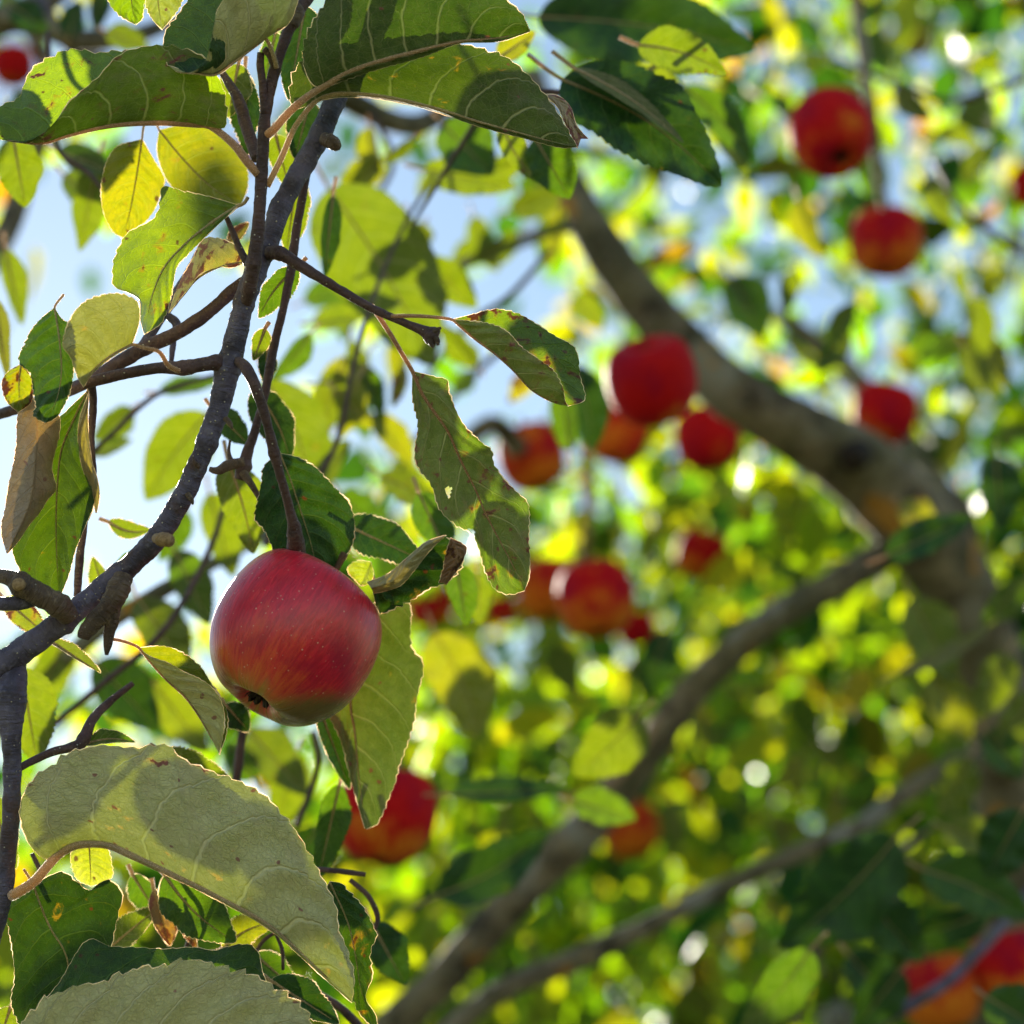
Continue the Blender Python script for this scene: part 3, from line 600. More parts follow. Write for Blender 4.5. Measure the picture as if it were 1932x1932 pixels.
# --- leaves in focus. colours: (yellowing, spotting, glow, 1 - dryness); low glow imitates leaves out of the sun
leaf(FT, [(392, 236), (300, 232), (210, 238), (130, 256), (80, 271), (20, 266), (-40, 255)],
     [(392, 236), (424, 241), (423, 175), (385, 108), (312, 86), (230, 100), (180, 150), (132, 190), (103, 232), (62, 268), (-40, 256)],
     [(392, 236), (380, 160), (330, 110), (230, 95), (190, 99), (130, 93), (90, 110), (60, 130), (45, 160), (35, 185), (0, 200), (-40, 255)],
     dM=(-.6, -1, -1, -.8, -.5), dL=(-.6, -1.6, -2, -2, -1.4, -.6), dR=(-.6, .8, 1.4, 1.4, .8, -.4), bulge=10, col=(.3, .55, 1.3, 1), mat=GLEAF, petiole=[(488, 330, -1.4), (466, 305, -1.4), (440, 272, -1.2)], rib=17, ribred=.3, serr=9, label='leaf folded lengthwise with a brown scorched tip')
leaf(FT, [(500, 72), (470, 95), (440, 119), (405, 142), (370, 139), (335, 136), (316, 122)],
     [(500, 72), (548, 40), (560, -40), (480, -80), (428, -10), (407, 28), (416, 60), (426, 92), (422, 118), (380, 139), (316, 123)],
     [(500, 72), (470, 20), (420, -40), (360, -5), (335, 28), (312, 60), (308, 95), (316, 122)],
     dM=(-2, -2.6, -2.6, -2), dL=(-2, -3.6, -3.4, -3, -2), dR=(-2, -.6, 0, -1, -2), bulge=8, bulgeR=-8, col=(.15, .15, .08, 1), petiole=[(522, 128, -1.5), (516, 105, -1.8)], rib=9, serr=8, teeth=20)
C2 = leaf(FT, [(600, 188), (632, 178), (712, 181), (817, 203), (900, 229), (980, 251), (1050, 269), (1088, 276)],
     [(600, 188), (556, 205), (546, 165), (570, 115), (700, 95), (850, 82), (905, 90), (962, 112), (1000, 145), (1030, 180), (1060, 225), (1088, 274)],
     [(600, 190), (640, 184), (720, 188), (820, 211), (900, 238), (980, 259), (1060, 279), (1088, 278)],
     dM=(-1, -1.2, -1, -.8, -.6), dL=(-1, -.4, -.2, 0, -.2, -.6), dR=(-1, -.6, -.4, -.4, -.6), bulge=9, col=(.2, .28, .22, 1), mat=GLEAF, petiole=[(504, 352, -1.2), (530, 300, -1.3), (560, 234, -1.2)], rib=12, serr=9, teeth=30)
leaf(FT, [(1022, 178), (1046, 186), (1066, 205), (1080, 232), (1096, 262)], [(1022, 178), (1050, 200), (1062, 225), (1074, 250), (1090, 279)], [(1022, 178), (1052, 180), (1076, 200), (1088, 236), (1110, 262)],
     dM=(.2, .4, .6), dL=(-.1, -.2, .2), dR=(.8, 1, .8), col=(.5, 1, .6, .25), rib=0, serr=6, teeth=9, bulge=3, name='leaf_tip', label='scorched dark brown curled leaf tip')
leaf(FT, [(606, 166), (660, 136), (720, 115), (800, 94), (870, 78), (940, 72), (1000, 58)],
     [(606, 166), (590, 160), (573, 124), (571, 92), (580, 60), (614, 2), (650, -60), (760, -90), (880, -45), (950, -4), (985, 26), (1000, 57)],
     [(606, 168), (700, 135), (800, 107), (868, 82), (940, 79), (1000, 60)],
     dM=(-1.6, -2.2, -2.4, -2), dL=(-1.6, -1.6, -2, -2.4, -2.2), dR=(-1.6, -1.6, -1.6, -1.8), bulge=12, col=(.08, .12, .18, 1), mat=GLEAF, petiole=[(500, 256, -1.3), (513, 248, -1.6), (545, 212, -1.7), (580, 182, -1.7)], rib=16, ribred=.55, serr=8, teeth=30, wav=6)
leaf(FT, [(268, 262), (258, 330), (245, 400), (232, 448)], [(268, 262), (216, 280), (192, 340), (195, 400), (214, 438), (232, 449)], [(268, 262), (290, 300), (311, 340), (304, 365), (288, 402), (260, 432), (232, 449)],
     dM=(5, 5.2, 5), dL=(5, 4.6, 5), dR=(5, 5.6, 5), col=(.95, .4, .95, 1), petiole=[(274, 225, 5), (270, 245, 5)], rib=5, serr=2, mat=GLEAF, label='yellow leaf with an orange edge')
leaf(FT, [(300, 245), (345, 300), (395, 350), (455, 388)], [(300, 245), (296, 285), (312, 335), (335, 362), (390, 385), (455, 390)], [(300, 245), (372, 232), (432, 268), (464, 310), (468, 350), (455, 388)],
     dM=(6, 6.5, 7), dL=(6, 6, 6.5), dR=(6, 7, 7.5), col=(.85, .25, .8, 1), mat=GLEAF, petiole=[(290, 215, 6)], rib=5, serr=2)
leaf(FT, [(450, 388), (400, 420), (350, 460), (310, 505), (287, 560), (272, 630)],
     [(450, 387), (400, 372), (345, 360), (306, 352), (302, 378), (292, 410), (240, 440), (222, 470), (213, 500), (215, 540), (240, 552), (262, 566), (264, 600), (272, 631)],
     [(450, 388), (436, 402), (395, 440), (355, 480), (335, 502), (328, 530), (322, 566), (304, 610), (272, 631)],
     dM=(-.8, -1.2, -1.2, -1), dL=(-.8, -.4, .2, .4, -.4), dR=(-.8, -1.8, -2.2, -1.6), bulge=6, col=(.36, .45, 1.1, 1), face='top', petiole=[(468, 372, -1), (460, 384, -.9)], rib=7, serr=5)
leaf(FT, [(466, 494), (425, 500), (375, 525), (345, 560), (318, 590)], [(466, 494), (452, 468), (415, 450), (385, 450), (362, 490), (340, 530), (318, 589)], [(466, 494), (438, 505), (413, 504), (378, 518), (354, 547), (318, 591)],
     dM=(1, .6, .8, 1.4), dL=(1, 1.8, 2, 1.8), dR=(1, .2, .2, 1), col=(.9, .95, 1.1, .7), petiole=[(468, 500, -.9)], rib=5, serr=5, teeth=18, label='orange brown curled leaf')
leaf(FT, [(250, 650), (225, 662), (200, 678), (175, 700), (157, 730)],
     [(250, 649), (264, 600), (258, 568), (233, 555), (198, 555), (160, 569), (138, 592), (122, 627), (118, 653), (132, 672), (140, 694), (146, 712), (157, 729)],
     [(250, 652), (225, 666), (200, 683), (175, 705), (157, 731)], dM=(-2.6, -3, -2.6), dL=(-2.6, -2.8, -3.2, -3, -2.6), dR=(-2.6, -2.8, -2.6), bulge=8, col=(.45, .25, .6, .72),
     petiole=[(338, 700, -1.6), (318, 690, -2), (300, 664, -2.4), (272, 656, -2.6)], rib=10, ribred=.5, serr=4, teeth=26)
leaf(FT, [(103, 580), (112, 640), (116, 700), (108, 750), (85, 798)], [(103, 580), (74, 604), (56, 627), (45, 651), (34, 678), (40, 690), (56, 704), (63, 744), (67, 765), (62, 784), (85, 798)],
     [(103, 580), (116, 600), (132, 612), (140, 660), (139, 699), (135, 728), (124, 760), (104, 790), (85, 798)], dM=(-1.8, -2.2, -2.6, -2.6), dL=(-1.8, -1.4, -1.4, -2, -2.4), dR=(-1.8, -2, -2.2, -2.6), bulge=6, face='top', col=(.05, .1, .3, 1), petiole=[(120, 556, -1)], rib=5, serr=5)
leaf(FT, [(40, 686), (36, 720), (36, 750), (34, 778)], [(40, 686), (14, 702), (3, 722), (12, 757), (34, 778)], [(40, 686), (56, 706), (64, 733), (58, 760), (34, 778)], dM=(-1.4,), dL=(-1.2,), dR=(-1.4,), col=(.75, 1, .9, 1), rib=4, serr=2, teeth=12, face='top')
leaf(FT, [(60, 742), (70, 800), (68, 870), (58, 950), (14, 1044)], [(60, 742), (40, 760), (32, 790), (31, 830), (26, 870), (19, 900), (10, 955), (2, 1000), (12, 1044)],
     [(60, 742), (84, 790), (110, 782), (113, 815), (107, 842), (98, 884), (106, 923), (88, 945), (79, 962), (56, 990), (36, 1020), (14, 1045)],
     dM=(-1.4, -2, -2.2, -2), dL=(-1, .2, .4, 0), dR=(-1, .2, .4, 0), bulge=10, col=(.3, .35, 1, .12), rib=0, serr=6, teeth=22, label='brown dried leaf rolled into a tube')
leaf(FT, [(167, 735), (140, 790), (116, 850), (108, 920), (106, 990), (108, 1060), (112, 1130)], [(167, 735), (120, 780), (70, 830), (40, 900), (24, 980), (26, 1050), (60, 1105), (112, 1130)],
     [(167, 735), (165, 770), (152, 815), (157, 863), (176, 905), (178, 950), (158, 1000), (143, 1037), (130, 1085), (112, 1130)], dM=(.2, 1, 1.2, 1.2), dL=(.2, 1.2, 1.4, 1.4), dR=(.2, -.4, -.2, .6), bulge=5, col=(.15, .15, .32, 1), face='top', rib=6, serr=3, petiole=[(165, 715, -.8)])
leaf(FT, [(168, 738), (160, 790), (166, 860), (184, 930), (182, 968)], [(168, 738), (148, 800), (152, 870), (172, 930), (180, 968)], [(168, 738), (166, 790), (172, 860), (188, 925), (183, 968)], dM=(-.6, -.8, -.4), dL=(-.2, -.2, 0), dR=(-.2, -.1, 0), bulge=3, col=(.5, .2, 1, .35), rib=0, serr=2, name='leaf_curl', label='pinkish rolled margin of a leaf')
leaf(FT, [(778, 700), (799, 747), (844, 812), (870, 870), (897, 923), (912, 960), (932, 1000), (958, 1048), (990, 1112)],
     [(778, 701), (778, 751), (788, 804), (782, 857), (788, 883), (804, 902), (817, 923), (826, 956), (858, 990), (890, 1008), (904, 1040), (916, 1080), (934, 1112), (962, 1122), (990, 1114)],
     [(778, 700), (823, 711), (844, 717), (848, 740), (872, 796), (907, 833), (929, 850), (930, 868), (946, 897), (972, 925), (996, 950), (998, 1011), (1000, 1064), (998, 1092), (990, 1113)],
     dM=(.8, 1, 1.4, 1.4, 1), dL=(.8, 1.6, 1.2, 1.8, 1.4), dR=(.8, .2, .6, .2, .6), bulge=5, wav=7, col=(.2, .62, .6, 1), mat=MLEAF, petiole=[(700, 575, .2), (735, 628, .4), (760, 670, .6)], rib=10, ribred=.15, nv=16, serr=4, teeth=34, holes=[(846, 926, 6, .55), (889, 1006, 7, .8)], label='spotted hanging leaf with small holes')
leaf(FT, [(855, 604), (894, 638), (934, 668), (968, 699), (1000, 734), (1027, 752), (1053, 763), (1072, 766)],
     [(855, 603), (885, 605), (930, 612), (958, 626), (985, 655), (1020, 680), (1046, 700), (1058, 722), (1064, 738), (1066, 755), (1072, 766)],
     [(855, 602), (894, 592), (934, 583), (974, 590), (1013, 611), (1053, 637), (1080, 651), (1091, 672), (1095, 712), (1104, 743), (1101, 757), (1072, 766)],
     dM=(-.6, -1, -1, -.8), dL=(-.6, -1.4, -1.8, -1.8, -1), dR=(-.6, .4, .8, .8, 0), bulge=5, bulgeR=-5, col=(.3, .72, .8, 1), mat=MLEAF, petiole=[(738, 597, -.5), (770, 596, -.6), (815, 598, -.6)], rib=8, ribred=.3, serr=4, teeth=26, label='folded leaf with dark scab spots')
leaf(FT, [(528, 855), (548, 905), (566, 960), (585, 1020), (600, 1085)], [(528, 855), (497, 880), (493, 910), (484, 950), (480, 978), (500, 1003), (517, 1040), (560, 1085), (600, 1086)],
     [(528, 855), (561, 862), (595, 881), (616, 902), (643, 931), (658, 946), (669, 985), (666, 1024), (643, 1064), (600, 1086)], dM=(3, 3.2, 3.6, 4), dL=(3, 2.6, 3, 4), dR=(3, 3.8, 4.4, 4.2), bulge=5, col=(0, .28, .15, 1), face='top', rib=4, serr=4, petiole=[(505, 830, 3)])
leaf(FT, [(703, 1112), (748, 1096), (775, 1060), (806, 1031), (842, 1012)], [(703, 1110), (747, 1092), (773, 1056), (804, 1027), (842, 1010)], [(703, 1117), (717, 1157), (742, 1150), (775, 1134), (808, 1112), (840, 1100), (866, 1078), (876, 1034), (842, 1014)],
     dM=(3, 2.4, 2, 2), dL=(3, 2.5, 2.1, 2), dR=(3, 3, 2.8, 2.2), bulge=3, face='top', col=(0, .40, .12, 1), rib=0, serr=7, teeth=20, label='dark green leaf with a brown scorched tip beside the large apple')
leaf(FT, [(700, 1110), (744, 1094), (772, 1058), (806, 1028), (838, 1012)], [(692, 1098), (730, 1083), (768, 1052), (804, 1022), (838, 1010)], [(706, 1120), (754, 1106), (784, 1074), (812, 1038), (838, 1014)], dM=(1.6, 1, .8, 1.4), dL=(2.2, 1.7, 1.5, 1.7), dR=(2.4, 1.6, 1.4, 1.7), bulge=2, col=(.2, .4, .2, .6), rib=0, serr=4, teeth=18, name='leaf_curl', label='pale folded margin of the dark leaf')
leaf(FT, [(850, 1016), (862, 1040), (858, 1066), (836, 1100)], [(850, 1016), (842, 1040), (836, 1070), (828, 1100)], [(850, 1014), (880, 1032), (870, 1065), (842, 1104)], dM=(1.6, 1.4, 1.6), dL=(1.8,), dR=(1.8,), col=(.3, 1, .5, 0), face='top', rib=0, serr=5, teeth=9, bulge=2, name='leaf_tip', label='dark brown scorched leaf tip')
leaf(FT, [(715, 1130), (690, 1200), (668, 1280), (661, 1330), (669, 1381), (677, 1469), (691, 1564)], [(715, 1130), (640, 1200), (618, 1280), (620, 1345), (643, 1398), (661, 1469), (688, 1563)],
     [(715, 1130), (772, 1138), (775, 1183), (778, 1223), (796, 1245), (799, 1265), (793, 1291), (785, 1330), (784, 1352), (772, 1395), (754, 1444), (745, 1478), (730, 1515), (711, 1555), (692, 1564)],
     dM=(6, 6.6, 6.4, 6, 5.4), dL=(6, 7, 6.6, 6, 5.4), dR=(6, 6, 6, 5.6, 5.4), bulge=4, wav=7, col=(.25, .2, .24, 1), mat=MLEAF, rib=8, ribred=.6, serr=4, teeth=30, petiole=[(700, 1080, 6)])
leaf(FT, [(262, 1222), (291, 1258), (317, 1286), (350, 1317), (381, 1362), (402, 1400), (414, 1424)], [(262, 1222), (280, 1236), (317, 1250), (349, 1268), (378, 1281), (407, 1304), (420, 1330), (424, 1365), (414, 1423)],
     [(262, 1222), (309, 1219), (344, 1231), (378, 1257), (397, 1286), (418, 1318), (430, 1350), (427, 1385), (414, 1424)], dM=(.4, .6, .6, .4), dL=(.4, 0, -.2, 0, .4), dR=(.4, 1, 1.2, 1, .4), bulge=4, bulgeR=-3, col=(.7, .25, .8, 1), rib=7, ribred=.2, serr=3, petiole=[(204, 1205, -.8), (225, 1208, -.2), (245, 1214, .2)])
leaf(FT, [(109, 1613), (131, 1599), (163, 1592), (204, 1595), (245, 1613), (313, 1645), (409, 1692), (511, 1749), (570, 1801), (643, 1869), (664, 1890)],
     [(109, 1613), (88, 1622), (60, 1600), (41, 1560), (38, 1520), (54, 1479), (78, 1455), (106, 1440), (113, 1426), (153, 1414), (188, 1406), (245, 1410), (324, 1407), (330, 1420), (373, 1445), (428, 1465), (488, 1492), (531, 1533), (575, 1593), (602, 1645), (622, 1682), (637, 1722), (637, 1748), (657, 1795), (666, 1830), (669, 1860), (664, 1889)],
     [(109, 1615), (131, 1604), (163, 1598), (204, 1601), (245, 1619), (313, 1651), (409, 1698), (511, 1756), (570, 1808), (643, 1874), (664, 1892)],
     dM=(-1.4, -2, -2.4, -2.4, -2, -1.6), dL=(-1.4, -1.6, -1.2, -1, -1.2, -1.6), dR=(-1.4, -1.5, -1.8, -1.8, -1.6, -1.4), bulge=14, wav=6, col=(.45, .42, .28, .93), petiole=[(22, 1690, -.8), (40, 1680, -1.2), (66, 1662, -1.5), (88, 1636, -1.6)], rib=20, ribred=.75, serr=10, teeth=40, nv=14, quilt=7, label='large pale curved leaf underside above the bottom left corner')
leaf(FT, [(20, 2010), (150, 1995), (320, 1985), (480, 1990), (610, 2010)], [(20, 2010), (35, 1945), (68, 1896), (109, 1873), (158, 1857), (200, 1851), (212, 1839), (237, 1836), (272, 1822), (297, 1825), (327, 1814), (354, 1811), (384, 1815), (411, 1820), (447, 1831), (477, 1839), (520, 1862), (556, 1885), (580, 1910), (610, 2008)],
     [(20, 2012), (150, 2040), (320, 2060), (480, 2050), (610, 2012)], dM=(-3, -3.6, -3.6, -3.2), dL=(-3, -2.6, -2.4, -2.6, -3), dR=(-3, -2.4, -2.2, -2.6, -3), bulge=10, col=(.7, .3, .22, .93), rib=10, serr=16, teeth=26, quilt=6, petiole=[(-40, 2030, -2)], label='pale leaf with a toothed upper edge at the bottom')
leaf(FT, [(63, 1670), (82, 1722), (98, 1757), (117, 1786), (128, 1817), (122, 1890), (100, 1965)], [(63, 1670), (8, 1712), (14, 1745), (22, 1787), (27, 1841), (22, 1900), (60, 1960), (100, 1966)],
     [(63, 1670), (95, 1651), (120, 1645), (150, 1668), (168, 1680), (190, 1664), (206, 1660), (222, 1672), (232, 1691), (226, 1715), (218, 1748), (211, 1782), (190, 1830), (150, 1900), (100, 1966)],
     dM=(.6, .8, 1, 1), dL=(.6, .4, .8, 1), dR=(.6, 1.2, 1.4, 1), bulge=6, face='top', col=(.05, .30, .14, 1), rib=5, serr=4, petiole=[(45, 1640, .2)])
leaf(FT, [(60, 1915), (150, 1890), (280, 1880), (400, 1880), (512, 1880)], [(60, 1915), (114, 1850), (131, 1820), (155, 1782), (174, 1771), (204, 1784), (253, 1787), (313, 1790), (368, 1787), (403, 1793), (436, 1784), (471, 1782), (488, 1798), (494, 1828), (512, 1879)],
     [(60, 1917), (150, 1940), (280, 1950), (400, 1945), (512, 1882)], dM=(-.8, -1.2, -1.2, -.8), dL=(-.8, .2, .6, .6, -.2), dR=(-.8,), bulge=6, face='top', col=(.1, .3, .35, 1), rib=4, serr=3)
leaf(FT, [(622, 1664), (656, 1740), (672, 1810), (682, 1870), (712, 1945)], [(622, 1664), (600, 1700), (630, 1780), (655, 1860), (680, 1915), (712, 1945)], [(622, 1663), (645, 1667), (665, 1689), (680, 1703), (693, 1724), (704, 1746), (712, 1768), (702, 1784), (699, 1809), (703, 1842), (690, 1882), (709, 1915), (714, 1945)],
     dM=(1.6, 1.4, 1.6), dL=(1.6, 2), dR=(1.6, .8, 1.4), bulge=4, face='top', col=(.05, .45, .22, 1), rib=4, serr=7, teeth=18)
leaf(FT, [(168, 1590), (170, 1630), (172, 1672)], [(168, 1590), (136, 1605), (134, 1630), (146, 1660), (172, 1672)], [(168, 1590), (202, 1600), (210, 1624), (211, 1656), (172, 1672)], dM=(1.8,), dL=(1.8,), dR=(1.8,), col=(.7, .4, 1.1, 1), rib=4, serr=3, teeth=14)
leaf(FT, [(250, -60), (248, 0), (256, 46)], [(250, -60), (202, -20), (206, 6), (226, 30), (256, 47)], [(250, -60), (280, -20), (272, 10), (268, 36), (256, 47)], dM=(-.4,), dL=(-.2,), dR=(-.6,), col=(.25, .3, 1.1, 1), face='top', rib=4, serr=4, teeth=14)
leaf(FT, [(300, -60), (298, 0), (306, 55)], [(300, -60), (270, -20), (276, 15), (290, 40), (306, 56)], [(300, -60), (345, -20), (342, 8), (320, 40), (306, 56)], dM=(.4,), dL=(.4,), dR=(.8,), col=(.3, .3, .8, .8), rib=4, serr=4, teeth=14)
leaf(FT, [(700, 1060), (690, 1085), (680, 1105)], [(700, 1060), (672, 1058), (655, 1075), (680, 1105)], [(700, 1060), (705, 1085), (698, 1100), (680, 1106)], dM=(4.6,), dL=(4.6,), dR=(4.4,), col=(.5, .1, 1.1, 1), rib=0, serr=3, teeth=10)

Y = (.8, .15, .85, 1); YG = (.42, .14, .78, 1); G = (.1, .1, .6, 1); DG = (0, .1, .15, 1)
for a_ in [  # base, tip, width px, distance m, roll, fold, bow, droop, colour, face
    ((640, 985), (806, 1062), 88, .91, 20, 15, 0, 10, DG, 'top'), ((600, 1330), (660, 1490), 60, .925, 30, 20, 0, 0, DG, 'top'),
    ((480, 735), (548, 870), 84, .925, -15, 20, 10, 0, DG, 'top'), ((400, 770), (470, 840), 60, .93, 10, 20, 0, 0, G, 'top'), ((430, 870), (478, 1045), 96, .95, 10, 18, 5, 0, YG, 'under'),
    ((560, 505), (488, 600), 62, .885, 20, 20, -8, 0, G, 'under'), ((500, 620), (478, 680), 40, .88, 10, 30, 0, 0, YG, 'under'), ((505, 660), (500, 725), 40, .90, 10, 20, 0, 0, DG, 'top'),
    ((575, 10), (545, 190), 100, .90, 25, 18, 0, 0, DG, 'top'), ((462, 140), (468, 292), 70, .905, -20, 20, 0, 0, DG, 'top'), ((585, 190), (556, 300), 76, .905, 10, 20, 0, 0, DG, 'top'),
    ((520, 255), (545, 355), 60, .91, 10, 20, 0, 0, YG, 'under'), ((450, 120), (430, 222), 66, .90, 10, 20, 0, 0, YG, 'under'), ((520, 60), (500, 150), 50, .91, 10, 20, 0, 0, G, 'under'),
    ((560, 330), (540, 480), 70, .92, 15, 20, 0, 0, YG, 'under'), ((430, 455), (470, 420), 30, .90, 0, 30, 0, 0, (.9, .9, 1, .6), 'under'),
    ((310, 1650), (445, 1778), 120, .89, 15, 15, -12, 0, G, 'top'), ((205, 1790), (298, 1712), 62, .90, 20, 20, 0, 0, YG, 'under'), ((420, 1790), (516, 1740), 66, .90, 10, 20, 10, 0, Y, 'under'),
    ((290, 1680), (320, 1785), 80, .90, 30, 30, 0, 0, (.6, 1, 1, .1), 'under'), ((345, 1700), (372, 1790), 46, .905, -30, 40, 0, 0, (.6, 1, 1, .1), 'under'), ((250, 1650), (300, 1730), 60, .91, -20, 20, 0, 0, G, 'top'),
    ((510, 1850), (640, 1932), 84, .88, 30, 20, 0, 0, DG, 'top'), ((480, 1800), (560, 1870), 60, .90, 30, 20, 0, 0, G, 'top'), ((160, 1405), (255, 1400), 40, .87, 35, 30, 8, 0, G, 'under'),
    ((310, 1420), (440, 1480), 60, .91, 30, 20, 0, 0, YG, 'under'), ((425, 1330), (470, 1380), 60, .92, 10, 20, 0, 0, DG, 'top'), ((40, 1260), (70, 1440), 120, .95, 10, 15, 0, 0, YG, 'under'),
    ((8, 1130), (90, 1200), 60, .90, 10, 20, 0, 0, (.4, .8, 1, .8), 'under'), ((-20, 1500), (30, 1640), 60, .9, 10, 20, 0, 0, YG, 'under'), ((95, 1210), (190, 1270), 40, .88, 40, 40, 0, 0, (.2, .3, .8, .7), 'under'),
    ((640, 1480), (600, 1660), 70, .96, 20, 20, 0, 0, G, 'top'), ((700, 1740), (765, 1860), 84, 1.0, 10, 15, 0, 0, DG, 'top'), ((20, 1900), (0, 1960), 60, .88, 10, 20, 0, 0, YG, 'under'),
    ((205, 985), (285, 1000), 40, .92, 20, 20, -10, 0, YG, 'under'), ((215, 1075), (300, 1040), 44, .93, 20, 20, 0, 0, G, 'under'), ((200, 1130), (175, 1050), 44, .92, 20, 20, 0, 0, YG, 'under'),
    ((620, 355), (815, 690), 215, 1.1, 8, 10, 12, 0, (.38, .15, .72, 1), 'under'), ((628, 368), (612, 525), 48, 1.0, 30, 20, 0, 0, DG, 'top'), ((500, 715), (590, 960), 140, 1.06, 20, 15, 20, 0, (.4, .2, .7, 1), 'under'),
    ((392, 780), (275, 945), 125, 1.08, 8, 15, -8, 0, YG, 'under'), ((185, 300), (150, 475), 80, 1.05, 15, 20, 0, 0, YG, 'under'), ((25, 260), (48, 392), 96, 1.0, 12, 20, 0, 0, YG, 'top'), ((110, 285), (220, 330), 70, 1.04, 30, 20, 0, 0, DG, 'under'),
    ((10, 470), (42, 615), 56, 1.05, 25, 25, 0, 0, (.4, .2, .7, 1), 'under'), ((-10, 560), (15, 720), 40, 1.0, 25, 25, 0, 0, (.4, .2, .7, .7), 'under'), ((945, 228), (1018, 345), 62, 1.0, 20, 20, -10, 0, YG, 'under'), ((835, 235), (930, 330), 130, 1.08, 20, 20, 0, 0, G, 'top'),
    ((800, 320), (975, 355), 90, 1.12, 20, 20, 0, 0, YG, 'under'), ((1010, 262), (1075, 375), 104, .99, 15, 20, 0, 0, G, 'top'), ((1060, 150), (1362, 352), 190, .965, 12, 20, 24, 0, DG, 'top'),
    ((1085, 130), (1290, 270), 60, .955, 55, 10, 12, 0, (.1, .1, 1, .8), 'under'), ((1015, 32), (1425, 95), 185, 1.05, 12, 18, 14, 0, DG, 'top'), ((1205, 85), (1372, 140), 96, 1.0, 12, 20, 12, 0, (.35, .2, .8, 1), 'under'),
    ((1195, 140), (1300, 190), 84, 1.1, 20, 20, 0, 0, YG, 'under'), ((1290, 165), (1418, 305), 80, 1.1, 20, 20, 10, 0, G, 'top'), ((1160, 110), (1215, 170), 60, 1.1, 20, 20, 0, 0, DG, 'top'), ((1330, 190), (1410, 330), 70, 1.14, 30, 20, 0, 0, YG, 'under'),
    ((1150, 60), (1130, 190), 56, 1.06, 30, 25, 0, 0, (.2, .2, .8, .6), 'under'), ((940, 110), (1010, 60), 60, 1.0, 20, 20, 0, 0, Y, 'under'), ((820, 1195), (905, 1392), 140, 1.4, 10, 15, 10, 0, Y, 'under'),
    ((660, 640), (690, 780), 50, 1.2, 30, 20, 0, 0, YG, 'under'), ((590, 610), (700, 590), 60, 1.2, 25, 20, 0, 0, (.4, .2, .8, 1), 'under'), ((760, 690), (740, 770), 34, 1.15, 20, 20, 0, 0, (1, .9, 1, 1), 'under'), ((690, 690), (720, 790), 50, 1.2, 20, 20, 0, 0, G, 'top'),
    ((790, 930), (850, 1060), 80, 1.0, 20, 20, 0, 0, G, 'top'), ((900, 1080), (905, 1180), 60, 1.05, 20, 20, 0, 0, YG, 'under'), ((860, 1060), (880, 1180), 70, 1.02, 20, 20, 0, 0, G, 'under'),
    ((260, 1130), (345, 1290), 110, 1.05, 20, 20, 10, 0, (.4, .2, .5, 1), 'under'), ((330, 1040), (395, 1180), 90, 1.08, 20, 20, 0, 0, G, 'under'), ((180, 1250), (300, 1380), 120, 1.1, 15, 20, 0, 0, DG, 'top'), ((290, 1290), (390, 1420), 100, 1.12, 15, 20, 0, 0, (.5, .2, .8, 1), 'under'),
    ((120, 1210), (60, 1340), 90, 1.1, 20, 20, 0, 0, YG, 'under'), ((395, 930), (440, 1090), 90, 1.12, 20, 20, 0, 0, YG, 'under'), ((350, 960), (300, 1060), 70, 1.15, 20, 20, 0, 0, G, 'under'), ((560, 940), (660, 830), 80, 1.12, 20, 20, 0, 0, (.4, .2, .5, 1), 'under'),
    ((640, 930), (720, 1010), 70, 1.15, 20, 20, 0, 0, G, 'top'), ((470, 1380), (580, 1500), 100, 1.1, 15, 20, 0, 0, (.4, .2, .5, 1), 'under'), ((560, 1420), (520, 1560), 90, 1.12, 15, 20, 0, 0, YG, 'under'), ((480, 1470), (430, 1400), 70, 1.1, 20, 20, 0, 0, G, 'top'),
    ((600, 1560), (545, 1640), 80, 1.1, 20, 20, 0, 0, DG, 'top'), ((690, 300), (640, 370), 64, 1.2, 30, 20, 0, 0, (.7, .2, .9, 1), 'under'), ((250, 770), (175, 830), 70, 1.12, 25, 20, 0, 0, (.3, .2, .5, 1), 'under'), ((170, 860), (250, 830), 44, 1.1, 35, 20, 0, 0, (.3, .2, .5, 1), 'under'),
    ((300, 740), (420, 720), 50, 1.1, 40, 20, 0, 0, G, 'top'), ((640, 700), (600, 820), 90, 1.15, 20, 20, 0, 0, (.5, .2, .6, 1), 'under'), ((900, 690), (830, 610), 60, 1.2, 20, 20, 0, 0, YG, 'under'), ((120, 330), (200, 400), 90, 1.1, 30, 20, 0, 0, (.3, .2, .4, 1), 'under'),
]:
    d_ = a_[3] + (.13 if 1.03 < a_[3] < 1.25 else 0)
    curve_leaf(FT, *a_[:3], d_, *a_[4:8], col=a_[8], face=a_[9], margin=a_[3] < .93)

# ------------------------------------------------------------------ the tree with the thick slanting limb
BT = empty('apple_tree', 'apple tree behind with a thick mossy limb slanting down to a trunk at right', 'tree', None, (P(1910, 1700, 1.95).x, P(1910, 1700, 1.95).y, 0)); GROWN.add(BT.name)
def limb(name, rows, d, parent=BT, mat=LIMB, seg=20, rough=.07, freq=30, step=14, nodes=()):
    return wood(name, [(x, y, w_, z) for x, y, w_, z in rows], parent, mat, d, seg, rough, freq, step, nodes)
limb('limb', [(1000, 150, 60, 20), (1040, 280, 78, 10), (1075, 365, 80, 6), (1130, 455, 85, 2), (1195, 550, 90, 0), (1280, 645, 96, -2), (1375, 735, 104, -3), (1480, 800, 116, -3), (1580, 855, 132, -2), (1660, 920, 148, 0), (1742, 1010, 154, 0), (1806, 1110, 148, 2), (1862, 1240, 138, 4), (1895, 1400, 134, 5), (1910, 1600, 138, 5), (1925, 2000, 165, 5)], 1.88, nodes=((1610, 870, .08, 40), (1200, 550, .03, 30)), step=10)
